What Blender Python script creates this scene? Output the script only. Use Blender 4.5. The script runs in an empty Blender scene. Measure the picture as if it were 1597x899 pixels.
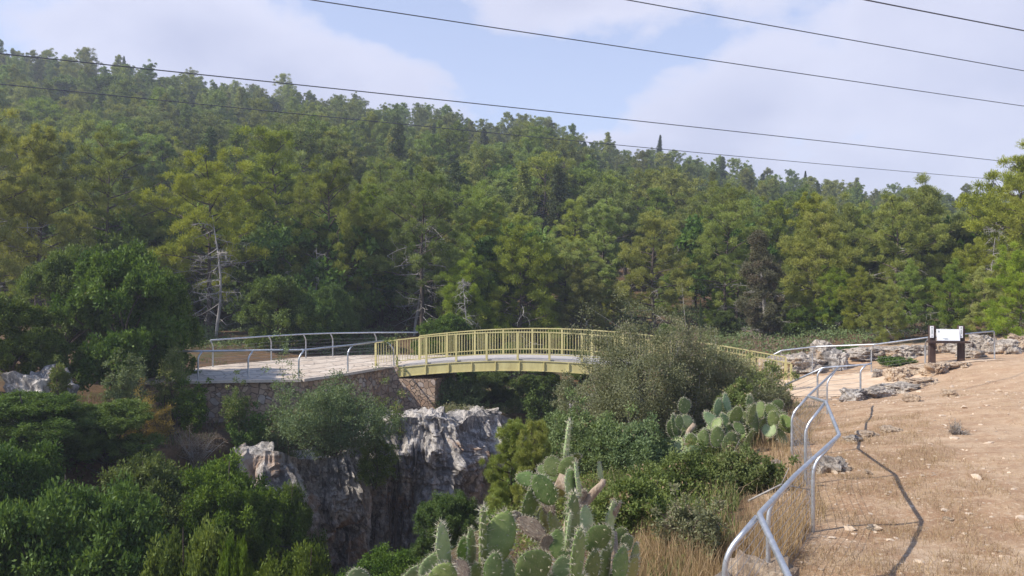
import bpy, math, random
import numpy as np
from mathutils import Vector, Matrix, noise as mn

SC = bpy.context.scene
COL = SC.collection
R = math.radians
F = 1253.0                      # focal length in photo pixels (1597 wide)
HY = 440.0                      # horizon row

def P(px, py, d):
    """photo position and distance in metres -> world point (camera is the origin, +Y ahead)"""
    return Vector(((px-798.5)/F*d, d, (HY-py)/F*d))

# ------------------------------------------------------------------ camera
cam = bpy.data.cameras.new('camera'); camo = bpy.data.objects.new('camera', cam); COL.objects.link(camo)
cam.sensor_width = 36; cam.lens = 36*F/1597; cam.shift_y = -9.5/1597
cam.clip_start = 0.05; cam.clip_end = 3000
camo.location = (0, 0, 0); camo.rotation_euler = (R(90), 0, 0)
SC.camera = camo

# ------------------------------------------------------------------ light
SUN_TRAVEL = Vector((1.10, 0.30, -1.08)).normalized()
sun = bpy.data.lights.new('sun', 'SUN'); suno = bpy.data.objects.new('sun', sun); COL.objects.link(suno)
sun.energy = 5.0; sun.angle = R(0.5); sun.color = (1.0, 0.93, 0.82)
suno.rotation_euler = SUN_TRAVEL.to_track_quat('-Z', 'Y').to_euler()
S = -SUN_TRAVEL
SUN_EL = math.asin(S.z); SUN_AZ = math.atan2(S.x, S.y)

SC.view_settings.view_transform = 'Standard'; SC.view_settings.look = 'None'
SC.view_settings.exposure = 0.36; SC.view_settings.gamma = 1.0

def build_world():
    w = bpy.data.worlds.new('World'); SC.world = w; w.use_nodes = True
    nt = w.node_tree; N = nt.nodes; L = nt.links; N.clear()
    def nd(t, **k):
        n = N.new(t)
        for a, b in k.items(): setattr(n, a, b)
        return n
    def val(x, s):
        if isinstance(x, (int, float)): s.default_value = x
        else: L.new(x, s)
    def m(op, a, b=0.0, c=0.0, clamp=False):
        n = nd('ShaderNodeMath', operation=op, use_clamp=clamp)
        val(a, n.inputs[0]); val(b, n.inputs[1]); val(c, n.inputs[2]); return n.outputs[0]
    out = nd('ShaderNodeOutputWorld')
    sky = nd('ShaderNodeTexSky', sky_type='NISHITA', sun_disc=False)
    sky.sun_elevation = SUN_EL; sky.sun_rotation = SUN_AZ; sky.air_density = 1.0; sky.dust_density = 0.6; sky.ozone_density = 1.5; sky.altitude = 200
    bg = nd('ShaderNodeBackground'); bg.inputs[1].default_value = 0.15
    tint = nd('ShaderNodeMix', data_type='RGBA', blend_type='MULTIPLY'); tint.inputs[0].default_value = 1
    L.new(sky.outputs[0], tint.inputs[6]); tint.inputs[7].default_value = (0.84, 0.93, 1.10, 1); L.new(tint.outputs[2], bg.inputs[0])
    tc = nd('ShaderNodeTexCoord'); sep = nd('ShaderNodeSeparateXYZ'); L.new(tc.outputs['Generated'], sep.inputs[0])
    x, y, z = sep.outputs
    az = m('ARCTAN2', x, y); el = m('ARCSINE', z)
    cmb = nd('ShaderNodeCombineXYZ'); L.new(m('MULTIPLY', az, 1.0), cmb.inputs[0]); L.new(m('MULTIPLY', el, 1.7), cmb.inputs[1]); L.new(y, cmb.inputs[2])
    nz = nd('ShaderNodeTexNoise'); nz.inputs['Scale'].default_value = 5.0; nz.inputs['Detail'].default_value = 7; nz.inputs['Roughness'].default_value = 0.55
    L.new(cmb.outputs[0], nz.inputs['Vector'])
    nf = m('SUBTRACT', nz.outputs['Fac'], 0.5)
    def blob(px, py, rx, ry):
        a0 = math.atan((px-798.5)/F); e0 = math.atan((HY-py)/F*math.cos(a0))
        dx = m('DIVIDE', m('SUBTRACT', az, a0), rx/F); dy = m('DIVIDE', m('SUBTRACT', el, e0), ry/F)
        return m('SUBTRACT', 1.0, m('SQRT', m('ADD', m('MULTIPLY', dx, dx), m('MULTIPLY', dy, dy))))
    f = None
    for b in [(300, 60, 250, 130), (470, 130, 260, 120), (250, 190, 300, 90), (880, -60, 420, 150), (1420, 260, 380, 190), (1180, 170, 190, 110), (1560, 130, 280, 130), (1700, -10, 330, 120), (1050, 260, 260, 60), (640, -80, 500, 90)]:
        q = blob(*b); f = q if f is None else m('SMOOTH_MAX', f, q, 0.15)
    f = m('ADD', f, m('MULTIPLY', nf, 1.9))
    mr = nd('ShaderNodeMapRange', interpolation_type='SMOOTHERSTEP'); L.new(f, mr.inputs[0]); mr.inputs[1].default_value = -0.22; mr.inputs[2].default_value = 0.42
    mask = m('MULTIPLY', mr.outputs[0], 0.9)
    # a pale veil near the horizon
    vr = nd('ShaderNodeMapRange', interpolation_type='SMOOTHSTEP'); L.new(el, vr.inputs[0]); vr.inputs[1].default_value = 0.42; vr.inputs[2].default_value = 0.05; vr.inputs[3].default_value = 0.62; vr.inputs[4].default_value = 0.85
    mask = m('MAXIMUM', mask, m('MULTIPLY', vr.outputs[0], 0.62))
    # cloud body: bright rims, greyer lavender bellies
    n2 = nd('ShaderNodeTexNoise'); n2.inputs['Scale'].default_value = 3.2; n2.inputs['Detail'].default_value = 4; L.new(cmb.outputs[0], n2.inputs['Vector'])
    g = m('ADD', m('MULTIPLY', m('SUBTRACT', f, 0.25), 0.9), m('MULTIPLY', m('SUBTRACT', n2.outputs['Fac'], 0.5), 1.2), clamp=True)
    cr = nd('ShaderNodeMix', data_type='RGBA'); L.new(g, cr.inputs[0]); cr.inputs[6].default_value = (0.67, 0.675, 0.80, 1); cr.inputs[7].default_value = (0.46, 0.48, 0.63, 1)
    bc = nd('ShaderNodeBackground'); L.new(cr.outputs[2], bc.inputs[0]); bc.inputs[1].default_value = 1.0
    # clouds only low in the sky ahead and around, none overhead
    up = nd('ShaderNodeMapRange', interpolation_type='SMOOTHSTEP'); L.new(el, up.inputs[0]); up.inputs[1].default_value = 0.85; up.inputs[2].default_value = 0.5
    mx = nd('ShaderNodeMixShader'); L.new(m('MULTIPLY', mask, up.outputs[0]), mx.inputs[0]); L.new(bg.outputs[0], mx.inputs[1]); L.new(bc.outputs[0], mx.inputs[2])
    L.new(mx.outputs[0], out.inputs[0])
build_world()
SC.cycles.max_bounces = 6; SC.cycles.transparent_max_bounces = 8; SC.cycles.volume_bounces = 0
SC.cycles.use_denoising = True

# ------------------------------------------------------------------ helpers
def tag(o, label=None, cat=None, group=None, kind=None):
    if label: o['label'] = label
    if cat: o['category'] = cat
    if group: o['group'] = group
    if kind: o['kind'] = kind
    return o

def empty(name, loc=(0, 0, 0), rz=0.0):
    o = bpy.data.objects.new(name, None); COL.objects.link(o)
    o.location = loc; o.rotation_euler = (0, 0, rz); o.empty_display_size = 0.2
    return o

def link(name, me, parent=None):
    o = bpy.data.objects.new(name, me); COL.objects.link(o)
    if parent: o.parent = parent
    return o

def copy_tree(o, parent=None):
    c = o.copy(); COL.objects.link(c)
    if parent: c.parent = parent
    for ch in list(o.children): copy_tree(ch, c)
    return c

def mesh_np(name, V, faces, mat=None, smooth=False, tint=None):
    """faces: (n,k) int array or list of such arrays"""
    if not isinstance(faces, list): faces = [faces]
    faces = [np.asarray(f, dtype=np.int32) for f in faces if len(f)]
    V = np.asarray(V, dtype=np.float32)
    me = bpy.data.meshes.new(name)
    me.vertices.add(len(V)); me.vertices.foreach_set('co', V.ravel())
    tot = np.concatenate([np.full(len(f), f.shape[1], np.int32) for f in faces])
    loops = np.concatenate([f.ravel() for f in faces])
    me.loops.add(len(loops)); me.loops.foreach_set('vertex_index', loops)
    st = np.zeros(len(tot), np.int32); st[1:] = np.cumsum(tot)[:-1]
    me.polygons.add(len(tot)); me.polygons.foreach_set('loop_start', st); me.polygons.foreach_set('loop_total', tot)
    me.polygons.foreach_set('use_smooth', np.full(len(tot), smooth))
    me.update(calc_edges=True)
    if tint is not None:
        a = me.attributes.new('tint', 'FLOAT', 'FACE' if len(tint) == len(tot) else 'POINT'); a.data.foreach_set('value', np.asarray(tint, np.float32))
    if mat: me.materials.append(mat)
    return me

class MB:
    """collects boxes, tubes and prisms for ONE mesh"""
    def __init__(s): s.V = []; s.q = []; s.t = []; s.n = []
    def off(s): return len(s.V)
    def box(s, c, size, rot=None):
        o = s.off(); M = rot or Matrix()
        for i in range(8):
            v = Vector(((i & 1)-.5, (i >> 1 & 1)-.5, (i >> 2 & 1)-.5)); v = Vector((v.x*size[0], v.y*size[1], v.z*size[2]))
            s.V.append(Vector(c) + (M.to_3x3() @ v))
        for f in ((0, 2, 3, 1), (4, 5, 7, 6), (0, 1, 5, 4), (2, 6, 7, 3), (0, 4, 6, 2), (1, 3, 7, 5)): s.q.append([o+i for i in f])
        return s
    def bar(s, a, b, w, h, up=Vector((0, 0, 1))):
        """rectangular bar from a to b; w sideways, h along up"""
        a = Vector(a); b = Vector(b); d = (b-a); ln = d.length; d.normalize()
        sd = d.cross(up)
        if sd.length < 1e-4: sd = Vector((1, 0, 0))
        sd.normalize(); u = sd.cross(d)
        M = Matrix((sd, d, u)).transposed()
        return s.box((a+b)/2, (w, ln, h), M)
    def tube(s, pts, r, n=8, cap=True):
        pts = [Vector(p) for p in pts]; k = len(pts)
        rs = r if isinstance(r, (list, tuple)) else [r]*k
        o = s.off(); prev = None
        for i, p in enumerate(pts):
            d = (pts[min(i+1, k-1)] - pts[max(i-1, 0)])
            if d.length < 1e-7: d = Vector((0, 0, 1))
            d.normalize()
            if prev is None:
                prev = d.orthogonal().normalized()
            u = prev - d*prev.dot(d)
            if u.length < 1e-5: u = d.orthogonal()
            u.normalize(); prev = u; v = d.cross(u)
            for j in range(n):
                a = 2*math.pi*j/n
                s.V.append(p + (u*math.cos(a) + v*math.sin(a))*rs[i])
        for i in range(k-1):
            for j in range(n):
                a = o+i*n+j; b = o+i*n+(j+1) % n
                s.q.append([a, b, b+n, a+n])
        if cap:
            s.n.append([o+n-1-j for j in range(n)]); s.n.append([o+(k-1)*n+j for j in range(n)])
        return s
    def prism(s, poly, z0, z1):
        o = s.off(); n = len(poly)
        for (x, y) in poly: s.V.append(Vector((x, y, z0 if not callable(z0) else z0(x, y))))
        for (x, y) in poly: s.V.append(Vector((x, y, z1 if not callable(z1) else z1(x, y))))
        s.n.append([o+n-1-i for i in range(n)]); s.n.append([o+n+i for i in range(n)])
        for i in range(n):
            j = (i+1) % n; s.q.append([o+i, o+j, o+n+j, o+n+i])
        return s
    def build(s, name, mat, parent=None, smooth=False):
        me = bpy.data.meshes.new(name)
        me.from_pydata([tuple(v) for v in s.V], [], s.q+s.t+s.n); me.update()
        if smooth: me.polygons.foreach_set('use_smooth', [len(p.vertices) <= 4 for p in me.polygons])
        me.materials.append(mat)
        return link(name, me, parent)

def rounded(pts, rad, seg=5):
    """polyline with rounded corners"""
    pts = [Vector(p) for p in pts]; out = [pts[0]]
    for i in range(1, len(pts)-1):
        a, b, c = pts[i-1], pts[i], pts[i+1]
        r = min(rad, (a-b).length*.45, (c-b).length*.45)
        p0 = b+(a-b).normalized()*r; p1 = b+(c-b).normalized()*r
        for k in range(seg+1):
            t = k/seg; out.append(p0*(1-t)**2 + b*2*t*(1-t) + p1*t*t)
    out.append(pts[-1]); return out

def smooth_fn(a, b, x):
    t = np.clip((x-a)/(b-a), 0, 1); return t*t*(3-2*t)

def vnoise(x, y, seed=0):
    x = np.asarray(x, float); y = np.asarray(y, float)
    xi = np.floor(x).astype(np.int64); yi = np.floor(y).astype(np.int64); fx = x-xi; fy = y-yi
    def h(a, b):
        n = (a*374761393 + b*668265263 + seed*1442695041) & 0xffffffff
        n = ((n ^ (n >> 13))*1274126177) & 0xffffffff
        return ((n ^ (n >> 16)) & 0xffff)/65535.0
    u = fx*fx*(3-2*fx); v = fy*fy*(3-2*fy)
    return (h(xi, yi)*(1-u)+h(xi+1, yi)*u)*(1-v) + (h(xi, yi+1)*(1-u)+h(xi+1, yi+1)*u)*v - .5
def fbm(x, y, seed=0, o=4):
    s = 0; a = 1; f = 1
    for i in range(o): s = s+a*vnoise(np.asarray(x)*f, np.asarray(y)*f, seed+i); a *= .5; f *= 2.03
    return s

# ------------------------------------------------------------------ materials
def nodes_for(name):
    m = bpy.data.materials.new(name); m.use_nodes = True; nt = m.node_tree; nt.nodes.clear(); return m, nt
class NT:
    def __init__(s, name):
        s.m, s.nt = nodes_for(name); s.out = s.n('ShaderNodeOutputMaterial')
    def n(s, t, **k):
        x = s.nt.nodes.new(t)
        for a, b in k.items(): setattr(x, a, b)
        return x
    def l(s, a, b): s.nt.links.new(a, b)
    def set(s, sock, v):
        if isinstance(v, bpy.types.NodeSocket): s.l(v, sock)
        elif isinstance(v, (tuple, list)): sock.default_value = tuple(v)+(1,) if len(v) == 3 and len(sock.default_value) == 4 else v
        else: sock.default_value = v
    def math(s, op, a, b=0.0, c=0.0, clamp=False):
        x = s.n('ShaderNodeMath', operation=op, use_clamp=clamp)
        for i, v in enumerate((a, b, c)): s.set(x.inputs[i], v)
        return x.outputs[0]
    def mix(s, f, a, b, mode='MIX'):
        x = s.n('ShaderNodeMix', data_type='RGBA', blend_type=mode); s.set(x.inputs[0], f); s.set(x.inputs[6], a); s.set(x.inputs[7], b); return x.outputs[2]
    def noise(s, scale, detail=5, rough=.6, vec=None, dist=0.0):
        x = s.n('ShaderNodeTexNoise'); x.inputs['Scale'].default_value = scale; x.inputs['Detail'].default_value = detail; x.inputs['Roughness'].default_value = rough; x.inputs['Distortion'].default_value = dist
        s.l(vec if vec is not None else s.obj(), x.inputs['Vector']); return x.outputs['Fac']
    def obj(s):
        if not hasattr(s, '_o'): s._o = s.n('ShaderNodeTexCoord').outputs['Object']
        return s._o
    def scaled(s, v3, vec=None):
        x = s.n('ShaderNodeMapping'); s.l(vec if vec is not None else s.obj(), x.inputs[0]); x.inputs['Scale'].default_value = v3; return x.outputs[0]
    def ramp(s, f, a, b, lo=0.0, hi=1.0):
        x = s.n('ShaderNodeMapRange', interpolation_type='SMOOTHSTEP'); s.set(x.inputs[0], f)
        for i, v in enumerate((a, b, lo, hi)): x.inputs[i+1].default_value = v
        return x.outputs[0]
    def bump(s, h, strength=.5, dist=.02, nrm=None):
        x = s.n('ShaderNodeBump'); x.inputs['Strength'].default_value = strength; x.inputs['Distance'].default_value = dist; s.l(h, x.inputs['Height'])
        if nrm is not None: s.l(nrm, x.inputs['Normal'])
        return x.outputs[0]
    def attr(s, name): return s.n('ShaderNodeAttribute', attribute_name=name).outputs['Fac']
    def rnd(s): return s.n('ShaderNodeObjectInfo').outputs['Random']
    def pbr(s, col, rough=.8, metal=0.0, nrm=None, spec=.5):
        b = s.n('ShaderNodeBsdfPrincipled'); s.set(b.inputs['Base Color'], col); s.set(b.inputs['Roughness'], rough); s.set(b.inputs['Metallic'], metal)
        b.inputs['Specular IOR Level'].default_value = spec
        if nrm is not None: s.l(nrm, b.inputs['Normal'])
        return b.outputs[0]
    def done(s, sh): s.l(sh, s.out.inputs[0]); return s.m

def mat_foliage(name, ca, cb, cdry=(0.16, 0.12, 0.07), trans=.32, dry=.06, rough=.55, jit=.5):
    t = NT(name); tint = t.attr('tint'); r = t.rnd()
    c = t.mix(t.ramp(tint, .05, .9), ca, cb)
    c = t.mix(t.ramp(tint, 1-dry-.02, 1-dry+.02), c, cdry)
    hsv = t.n('ShaderNodeHueSaturation'); t.l(c, hsv.inputs['Color'])
    t.set(hsv.inputs['Hue'], t.math('ADD', .5, t.math('MULTIPLY', t.math('SUBTRACT', r, .5), .05*jit*2)))
    t.set(hsv.inputs['Value'], t.math('ADD', 1-jit*.45, t.math('MULTIPLY', t.math('FRACT', t.math('MULTIPLY', r, 7.31)), jit*.9)))
    t.set(hsv.inputs['Saturation'], t.math('ADD', .86, t.math('MULTIPLY', t.math('FRACT', t.math('MULTIPLY', r, 3.77)), .28*jit*2)))
    b = t.pbr(hsv.outputs[0], rough, spec=.2)
    tr = t.n('ShaderNodeBsdfTranslucent'); t.l(t.mix(1.0, hsv.outputs[0], (1.15, 1.1, .55), 'MULTIPLY'), tr.inputs[0])
    mx = t.n('ShaderNodeMixShader'); mx.inputs[0].default_value = trans; t.l(b, mx.inputs[1]); t.l(tr.outputs[0], mx.inputs[2])
    return t.done(mx.outputs[0])

def mat_bark(name, c1, c2, scale=6):
    t = NT(name); n = t.noise(scale, 6, .7, t.scaled((1, 1, .25))); c = t.mix(t.ramp(n, .3, .7), c1, c2)
    return t.done(t.pbr(c, .95, nrm=t.bump(n, .8, .03), spec=.2))

def mat_rock(name, light, dark, warm, warm_amt=.35, streak=(1, 1, .22), scale=1.0):
    t = NT(name)
    n1 = t.noise(1.1*scale, 8, .68, t.scaled(streak), .6); n2 = t.noise(5.5*scale, 9, .75, t.scaled((1, 1, .55))); n3 = t.noise(.5*scale, 4, .6, dist=1.0)
    n4 = t.noise(9*scale, 7, .78, t.scaled((1, 1, .45))); n5 = t.noise(24*scale, 5, .7)
    c = t.mix(t.ramp(n1, .42, .58), dark, light)
    c = t.mix(t.ramp(n2, .50, .62, .0, .8), c, tuple(min(1, v*1.25) for v in light))
    c = t.mix(t.ramp(n4, .50, .60, 0, .75), c, dark)
    c = t.mix(t.ramp(n5, .55, .68, 0, .5), c, tuple(v*.5 for v in dark))
    c = t.mix(t.ramp(n3, .54, .64, 0, warm_amt), c, warm)
    h = t.math('ADD', t.math('ADD', t.math('MULTIPLY', n1, .6), t.math('MULTIPLY', n2, .5)), t.math('ADD', t.math('MULTIPLY', n4, .35), t.math('MULTIPLY', n5, .12)))
    return t.done(t.pbr(c, .95, nrm=t.bump(h, 1.0, .16), spec=.15))

M = {}
M['pine'] = mat_foliage('pine_needles', (0.135, 0.180, 0.045), (0.300, 0.345, 0.088), dry=.04)
M['pine_near'] = mat_foliage('bright_pine_needles', (0.160, 0.210, 0.038), (0.345, 0.390, 0.082), dry=.05, jit=.5)
M['sapling'] = mat_foliage('young_pine_needles', (0.17, 0.22, 0.03), (0.34, 0.38, 0.07), dry=.02, jit=.2)
M['cypress'] = mat_foliage('cypress_leaves', (0.060, 0.085, 0.034), (0.110, 0.140, 0.052), trans=.15)
M['greyconifer'] = mat_foliage('grey_conifer_leaves', (0.115, 0.125, 0.062), (0.20, 0.20, 0.11), trans=.25, dry=.25)
M['oak'] = mat_foliage('broad_leaves', (0.060, 0.110, 0.018), (0.165, 0.235, 0.044), dry=.02, rough=.55, jit=.4)
M['olive'] = mat_foliage('olive_leaves', (0.150, 0.170, 0.078), (0.265, 0.275, 0.140), cdry=(.30, .24, .16), dry=.16, jit=.15)
M['sage'] = mat_foliage('bluish_leaves', (0.110, 0.160, 0.060), (0.215, 0.280, 0.115), dry=.10, jit=.25)
M['ivy'] = mat_foliage('fresh_leaves', (0.105, 0.150, 0.036), (0.215, 0.265, 0.078), cdry=(.34, .25, .15), dry=.15, jit=.3)
M['orange'] = mat_foliage('rusty_leaves', (0.24, 0.18, 0.04), (0.38, 0.25, 0.06), dry=.3, jit=.2)
M['drybrush'] = mat_foliage('dry_twigs', (0.20, 0.15, 0.11), (0.28, 0.22, 0.16), dry=.2, trans=.1, jit=.2)
M['straw'] = mat_foliage('straw', (0.33, 0.22, 0.10), (0.50, 0.36, 0.19), cdry=(.2, .12, .07), dry=.15, trans=.25, jit=.1)
M['bark'] = mat_bark('pine_bark', (.055, .042, .034), (.15, .12, .10))
M['bark_grey'] = mat_bark('grey_bark', (.24, .22, .20), (.46, .43, .40))
M['limestone'] = mat_rock('limestone', (.58, .535, .485), (.18, .165, .155), (.38, .22, .12), .65)
M['boulder'] = mat_rock('pale_limestone', (.60, .53, .45), (.27, .23, .195), (.45, .31, .19), .8, (1, 1, .7), 2.2)
M['boulder_warm'] = mat_rock('warm_limestone', (.66, .53, .39), (.42, .31, .22), (.55, .36, .2), .7, (1, 1, .8), 2.5)

def mat_simple(name, col, rough=.5, metal=0.0, var=.12, scale=8, bump=.0):
    t = NT(name); n = t.noise(scale, 5, .6); c = t.mix(t.ramp(n, .3, .7), tuple(v*(1-var) for v in col), tuple(min(1, v*(1+var)) for v in col))
    n2 = t.noise(scale*5, 4, .7); c = t.mix(t.ramp(n2, .62, .75, 0, .35), c, tuple(v*.55 for v in col))
    return t.done(t.pbr(c, t.ramp(n, .2, .8, max(.05, rough-.1), min(1, rough+.12)), metal, nrm=t.bump(n2, bump, .005) if bump else None))
M['galv'] = mat_simple('galvanised_steel', (.50, .52, .55), .42, .75, .12, 12)
M['galv_dull'] = mat_simple('dull_steel', (.42, .43, .46), .5, .6, .15, 12)
M['wire'] = mat_simple('steel_wire', (.30, .29, .29), .55, .5, .1)
M['yellow'] = mat_simple('cream_yellow_paint', (.56, .50, .225), .45, 0, .07, 3)
def mat_paint():
    t = NT('cream_yellow_paint'); n = t.noise(2.2, 6, .7, t.scaled((1, 1, .3))); n2 = t.noise(11, 6, .75, t.scaled((1, 1, .35))); n3 = t.noise(30, 4, .7)
    c = t.mix(t.ramp(n, .35, .65), (.48, .415, .18), (.58, .515, .24)); c = t.mix(t.ramp(n2, .56, .68, 0, .5), c, (.33, .26, .12)); c = t.mix(t.ramp(n3, .66, .74, 0, .6), c, (.25, .13, .06))
    return t.done(t.pbr(c, .5, spec=.4))
M['yellow'] = mat_paint()
M['deck'] = mat_simple('deck_concrete', (.42, .39, .37), .85, 0, .1, 6, .3)
M['wood'] = mat_bark('brown_painted_wood', (.045, .028, .024), (.085, .055, .045), 9)
M['sign'] = mat_simple('white_sign_board', (.80, .81, .84), .35, 0, .03)
M['signmark'] = mat_simple('grey_print', (.35, .40, .38), .5, 0, .05)
M['slat'] = mat_simple('dark_line', (.1, .1, .11), .5)
M['cable'] = mat_simple('cable_aluminium', (.055, .055, .065), .6, 0)
M['coping'] = mat_simple('pale_coping_stone', (.55, .47, .39), .9, 0, .12, 5, .4)

def mat_masonry():
    t = NT('rubble_masonry')
    wv = t.n('ShaderNodeMix', data_type='VECTOR'); wv.inputs[0].default_value = .11; t.l(t.obj(), wv.inputs[4])
    nn = t.n('ShaderNodeTexNoise'); nn.inputs['Scale'].default_value = 4.0; t.l(t.obj(), nn.inputs['Vector']); t.l(nn.outputs['Color'], wv.inputs[5])
    def vor(f):
        v = t.n('ShaderNodeTexVoronoi', feature=f); v.inputs['Scale'].default_value = 5.2; v.inputs['Randomness'].default_value = 1.0; t.l(wv.outputs[1], v.inputs['Vector']); return v
    e = vor('DISTANCE_TO_EDGE').outputs['Distance']; cc = vor('F1').outputs['Color']
    sp = t.n('ShaderNodeSeparateColor'); t.l(cc, sp.inputs[0])
    c = t.mix(t.ramp(sp.outputs[0], .1, .9), (.36, .245, .17), (.52, .385, .28)); c = t.mix(t.ramp(sp.outputs[1], .8, .95, 0, .6), c, (.50, .46, .43))
    c = t.mix(t.ramp(sp.outputs[2], .88, .97, 0, .5), c, (.42, .23, .13))
    c = t.mix(t.ramp(t.noise(14, 6, .7), .4, .75, 0, .4), c, (.24, .18, .14))
    c = t.mix(t.ramp(t.noise(1.3, 6, .7, t.scaled((1, 1, .25))), .48, .68, 0, .45), c, (.20, .16, .13))
    c = t.mix(t.ramp(e, .008, .045, .85, 0), c, (.17, .13, .10))
    h = t.math('ADD', t.ramp(e, 0, .07), t.math('MULTIPLY', t.noise(16, 5, .7), .35))
    return t.done(t.pbr(c, .93, nrm=t.bump(h, 1, .05), spec=.2))
M['masonry'] = mat_masonry()
M['pale_stone'] = mat_simple('pale_stone', (.53, .42, .31), .9, 0, .2, 3)

def mat_paving():
    t = NT('stone_paving')
    v = t.n('ShaderNodeTexVoronoi', feature='DISTANCE_TO_EDGE'); v.inputs['Scale'].default_value = 1.7; t.l(t.obj(), v.inputs['Vector'])
    v2 = t.n('ShaderNodeTexVoronoi'); v2.inputs['Scale'].default_value = 1.7; t.l(t.obj(), v2.inputs['Vector'])
    sp = t.n('ShaderNodeSeparateColor'); t.l(v2.outputs['Color'], sp.inputs[0])
    c = t.mix(sp.outputs[0], (.52, .43, .345), (.64, .56, .47)); c = t.mix(t.ramp(t.noise(7, 6, .7), .45, .7, 0, .45), c, (.40, .31, .24))
    c = t.mix(t.ramp(t.noise(.7, 6, .7, dist=.8), .48, .66, 0, .5), c, (.38, .29, .21))
    c = t.mix(t.ramp(v.outputs['Distance'], .01, .05, .8, 0), c, (.25, .20, .16))
    return t.done(t.pbr(c, .9, nrm=t.bump(t.ramp(v.outputs['Distance'], 0, .05), .5, .01)))
M['paving'] = mat_paving()

def mat_ground():
    t = NT('soil'); z = t.attr('soil'); tr = t.attr('trod')
    n1 = t.noise(.35, 6, .6, dist=.6); n2 = t.noise(2.2, 8, .7); n3 = t.noise(14, 8, .75); n4 = t.noise(60, 4, .7)
    # open dirt
    d = t.mix(t.ramp(n1, .35, .65), (.42, .28, .17), (.53, .39, .265))
    d = t.mix(t.ramp(n2, .42, .62, 0, .8), d, (.31, .18, .10)); d = t.mix(t.ramp(t.noise(.55, 6, .72, dist=1.0), .48, .62, 0, .8), d, (.30, .19, .115)); d = t.mix(t.ramp(t.noise(5, 5, .8), .60, .68, 0, .75), d, (.60, .47, .33))
    d = t.mix(t.ramp(n3, .52, .66, 0, .8), d, (.64, .51, .37))
    d = t.mix(t.ramp(n4, .52, .66, 0, .7), d, (.25, .155, .09)); d = t.mix(t.ramp(t.noise(38, 5, .8), .56, .66, 0, .7), d, (.68, .55, .40))
    d = t.mix(t.math('MULTIPLY', tr, .55), d, t.mix(t.ramp(n2, .4, .7), (.53, .38, .25), (.43, .28, .18)))
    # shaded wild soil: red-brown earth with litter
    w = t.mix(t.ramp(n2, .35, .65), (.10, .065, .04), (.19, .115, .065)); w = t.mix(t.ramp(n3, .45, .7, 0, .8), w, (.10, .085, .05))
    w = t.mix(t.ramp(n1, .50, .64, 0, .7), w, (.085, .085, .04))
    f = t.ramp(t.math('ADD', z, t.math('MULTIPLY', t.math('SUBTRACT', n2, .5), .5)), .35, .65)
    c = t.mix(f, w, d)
    h = t.math('ADD', t.math('MULTIPLY', n2, .7), t.math('ADD', t.math('MULTIPLY', n3, .35), t.math('MULTIPLY', n4, .1)))
    return t.done(t.pbr(c, .97, nrm=t.bump(h, 1, .07), spec=.12))
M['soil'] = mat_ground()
def mat_path():
    t = NT('sandy_path'); n = t.noise(2.5, 7, .65); n3 = t.noise(20, 6, .7)
    c = t.mix(t.ramp(n, .35, .65), (.52, .38, .26), (.63, .49, .355)); c = t.mix(t.ramp(n3, .55, .7, 0, .5), c, (.36, .26, .18))
    return t.done(t.pbr(c, .95, nrm=t.bump(n3, .5, .02), spec=.15))
M['path'] = mat_path()

# ------------------------------------------------------------------ terrain
CP = [(0, 0, -2.0), (-3, -6, -1.9), (6, -6, -1.8), (20, -6, -1.6), (-20, -6, -2.5), (3, 2, -2.25), (-1.5, 3.5, -2.6),
      (1.45, 4.0, -2.85), (1.5, 5.7, -2.85), (2.33, 7.3, -2.9), (3.48, 9.3, -2.92), (4.05, 11.1, -2.86), (4.85, 13.8, -3.05),
      (5.0, 9.4, -2.86), (3.6, 5.5, -2.6), (6, 6, -2.45), (8.5, 13.3, -2.7), (12, 12, -2.5), (12, 20, -2.8), (17, 27, -2.75), (22, 27, -2.6), (25, 20, -2.3),
      (6.8, 18, -3.3), (8.6, 22, -3.5), (11, 26, -3.75), (12.6, 29, -3.8), (10.6, 31, -4.05), (12.4, 33, -3.85), (14.3, 32, -3.6), (16, 31, -3.1), (18, 30, -2.95), (14, 22, -3.05),
      (20, 35, -2.7), (14, 38, -3.0), (9, 38, -3.8), (4, 38, -5.6),
      (1.2, 6, -3.0), (1.0, 9, -3.1), (2.6, 12, -3.2), (3.6, 15.5, -3.3), (4.5, 19, -3.75), (2.0, 17, -3.9), (6, 25, -4.3), (4, 30, -5.2), (2.2, 28, -5.6), (7.5, 31, -4.5),
      (-.2, 36, -5.8), (-3, 35.5, -5.9), (-4.5, 31, -5.25), (-1, 33, -5.35), (-6, 29.5, -5.1), (-8.3, 27.8, -5.2), (-9.5, 27.5, -5.25), (-10.5, 27.5, -5.3), (-8, 29, -5.0), (-12, 27.5, -5.2), (-14, 27.5, -4.5), (-16, 26, -3.7), (-19, 26, -3.5),
      (-14, 32, -4.0), (-13, 36, -3.8), (-9, 41, -3.7), (-4, 42, -3.9), (0, 42, -4.6), (5, 45, -4.2), (12, 46, -3.0), (-20, 40, -3.0), (-28, 30, -2.2), (28, 40, -2.0), (30, 10, -2.0), (-30, 10, -4), (0, 52, -3.4), (-20, 52, -2.6), (20, 52, -2.0)]
CPa = np.array(CP, float)
def _tps():
    n = len(CPa); X = CPa[:, :2]
    r2 = ((X[:, None]-X[None])**2).sum(-1); K = .5*r2*np.log(r2+1e-9)
    K += np.eye(n)*1.5
    Pm = np.c_[np.ones(n), X]; A = np.zeros((n+3, n+3)); A[:n, :n] = K; A[:n, n:] = Pm; A[n:, :n] = Pm.T
    return np.linalg.solve(A, np.r_[CPa[:, 2], 0, 0, 0])
TW = _tps()
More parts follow.
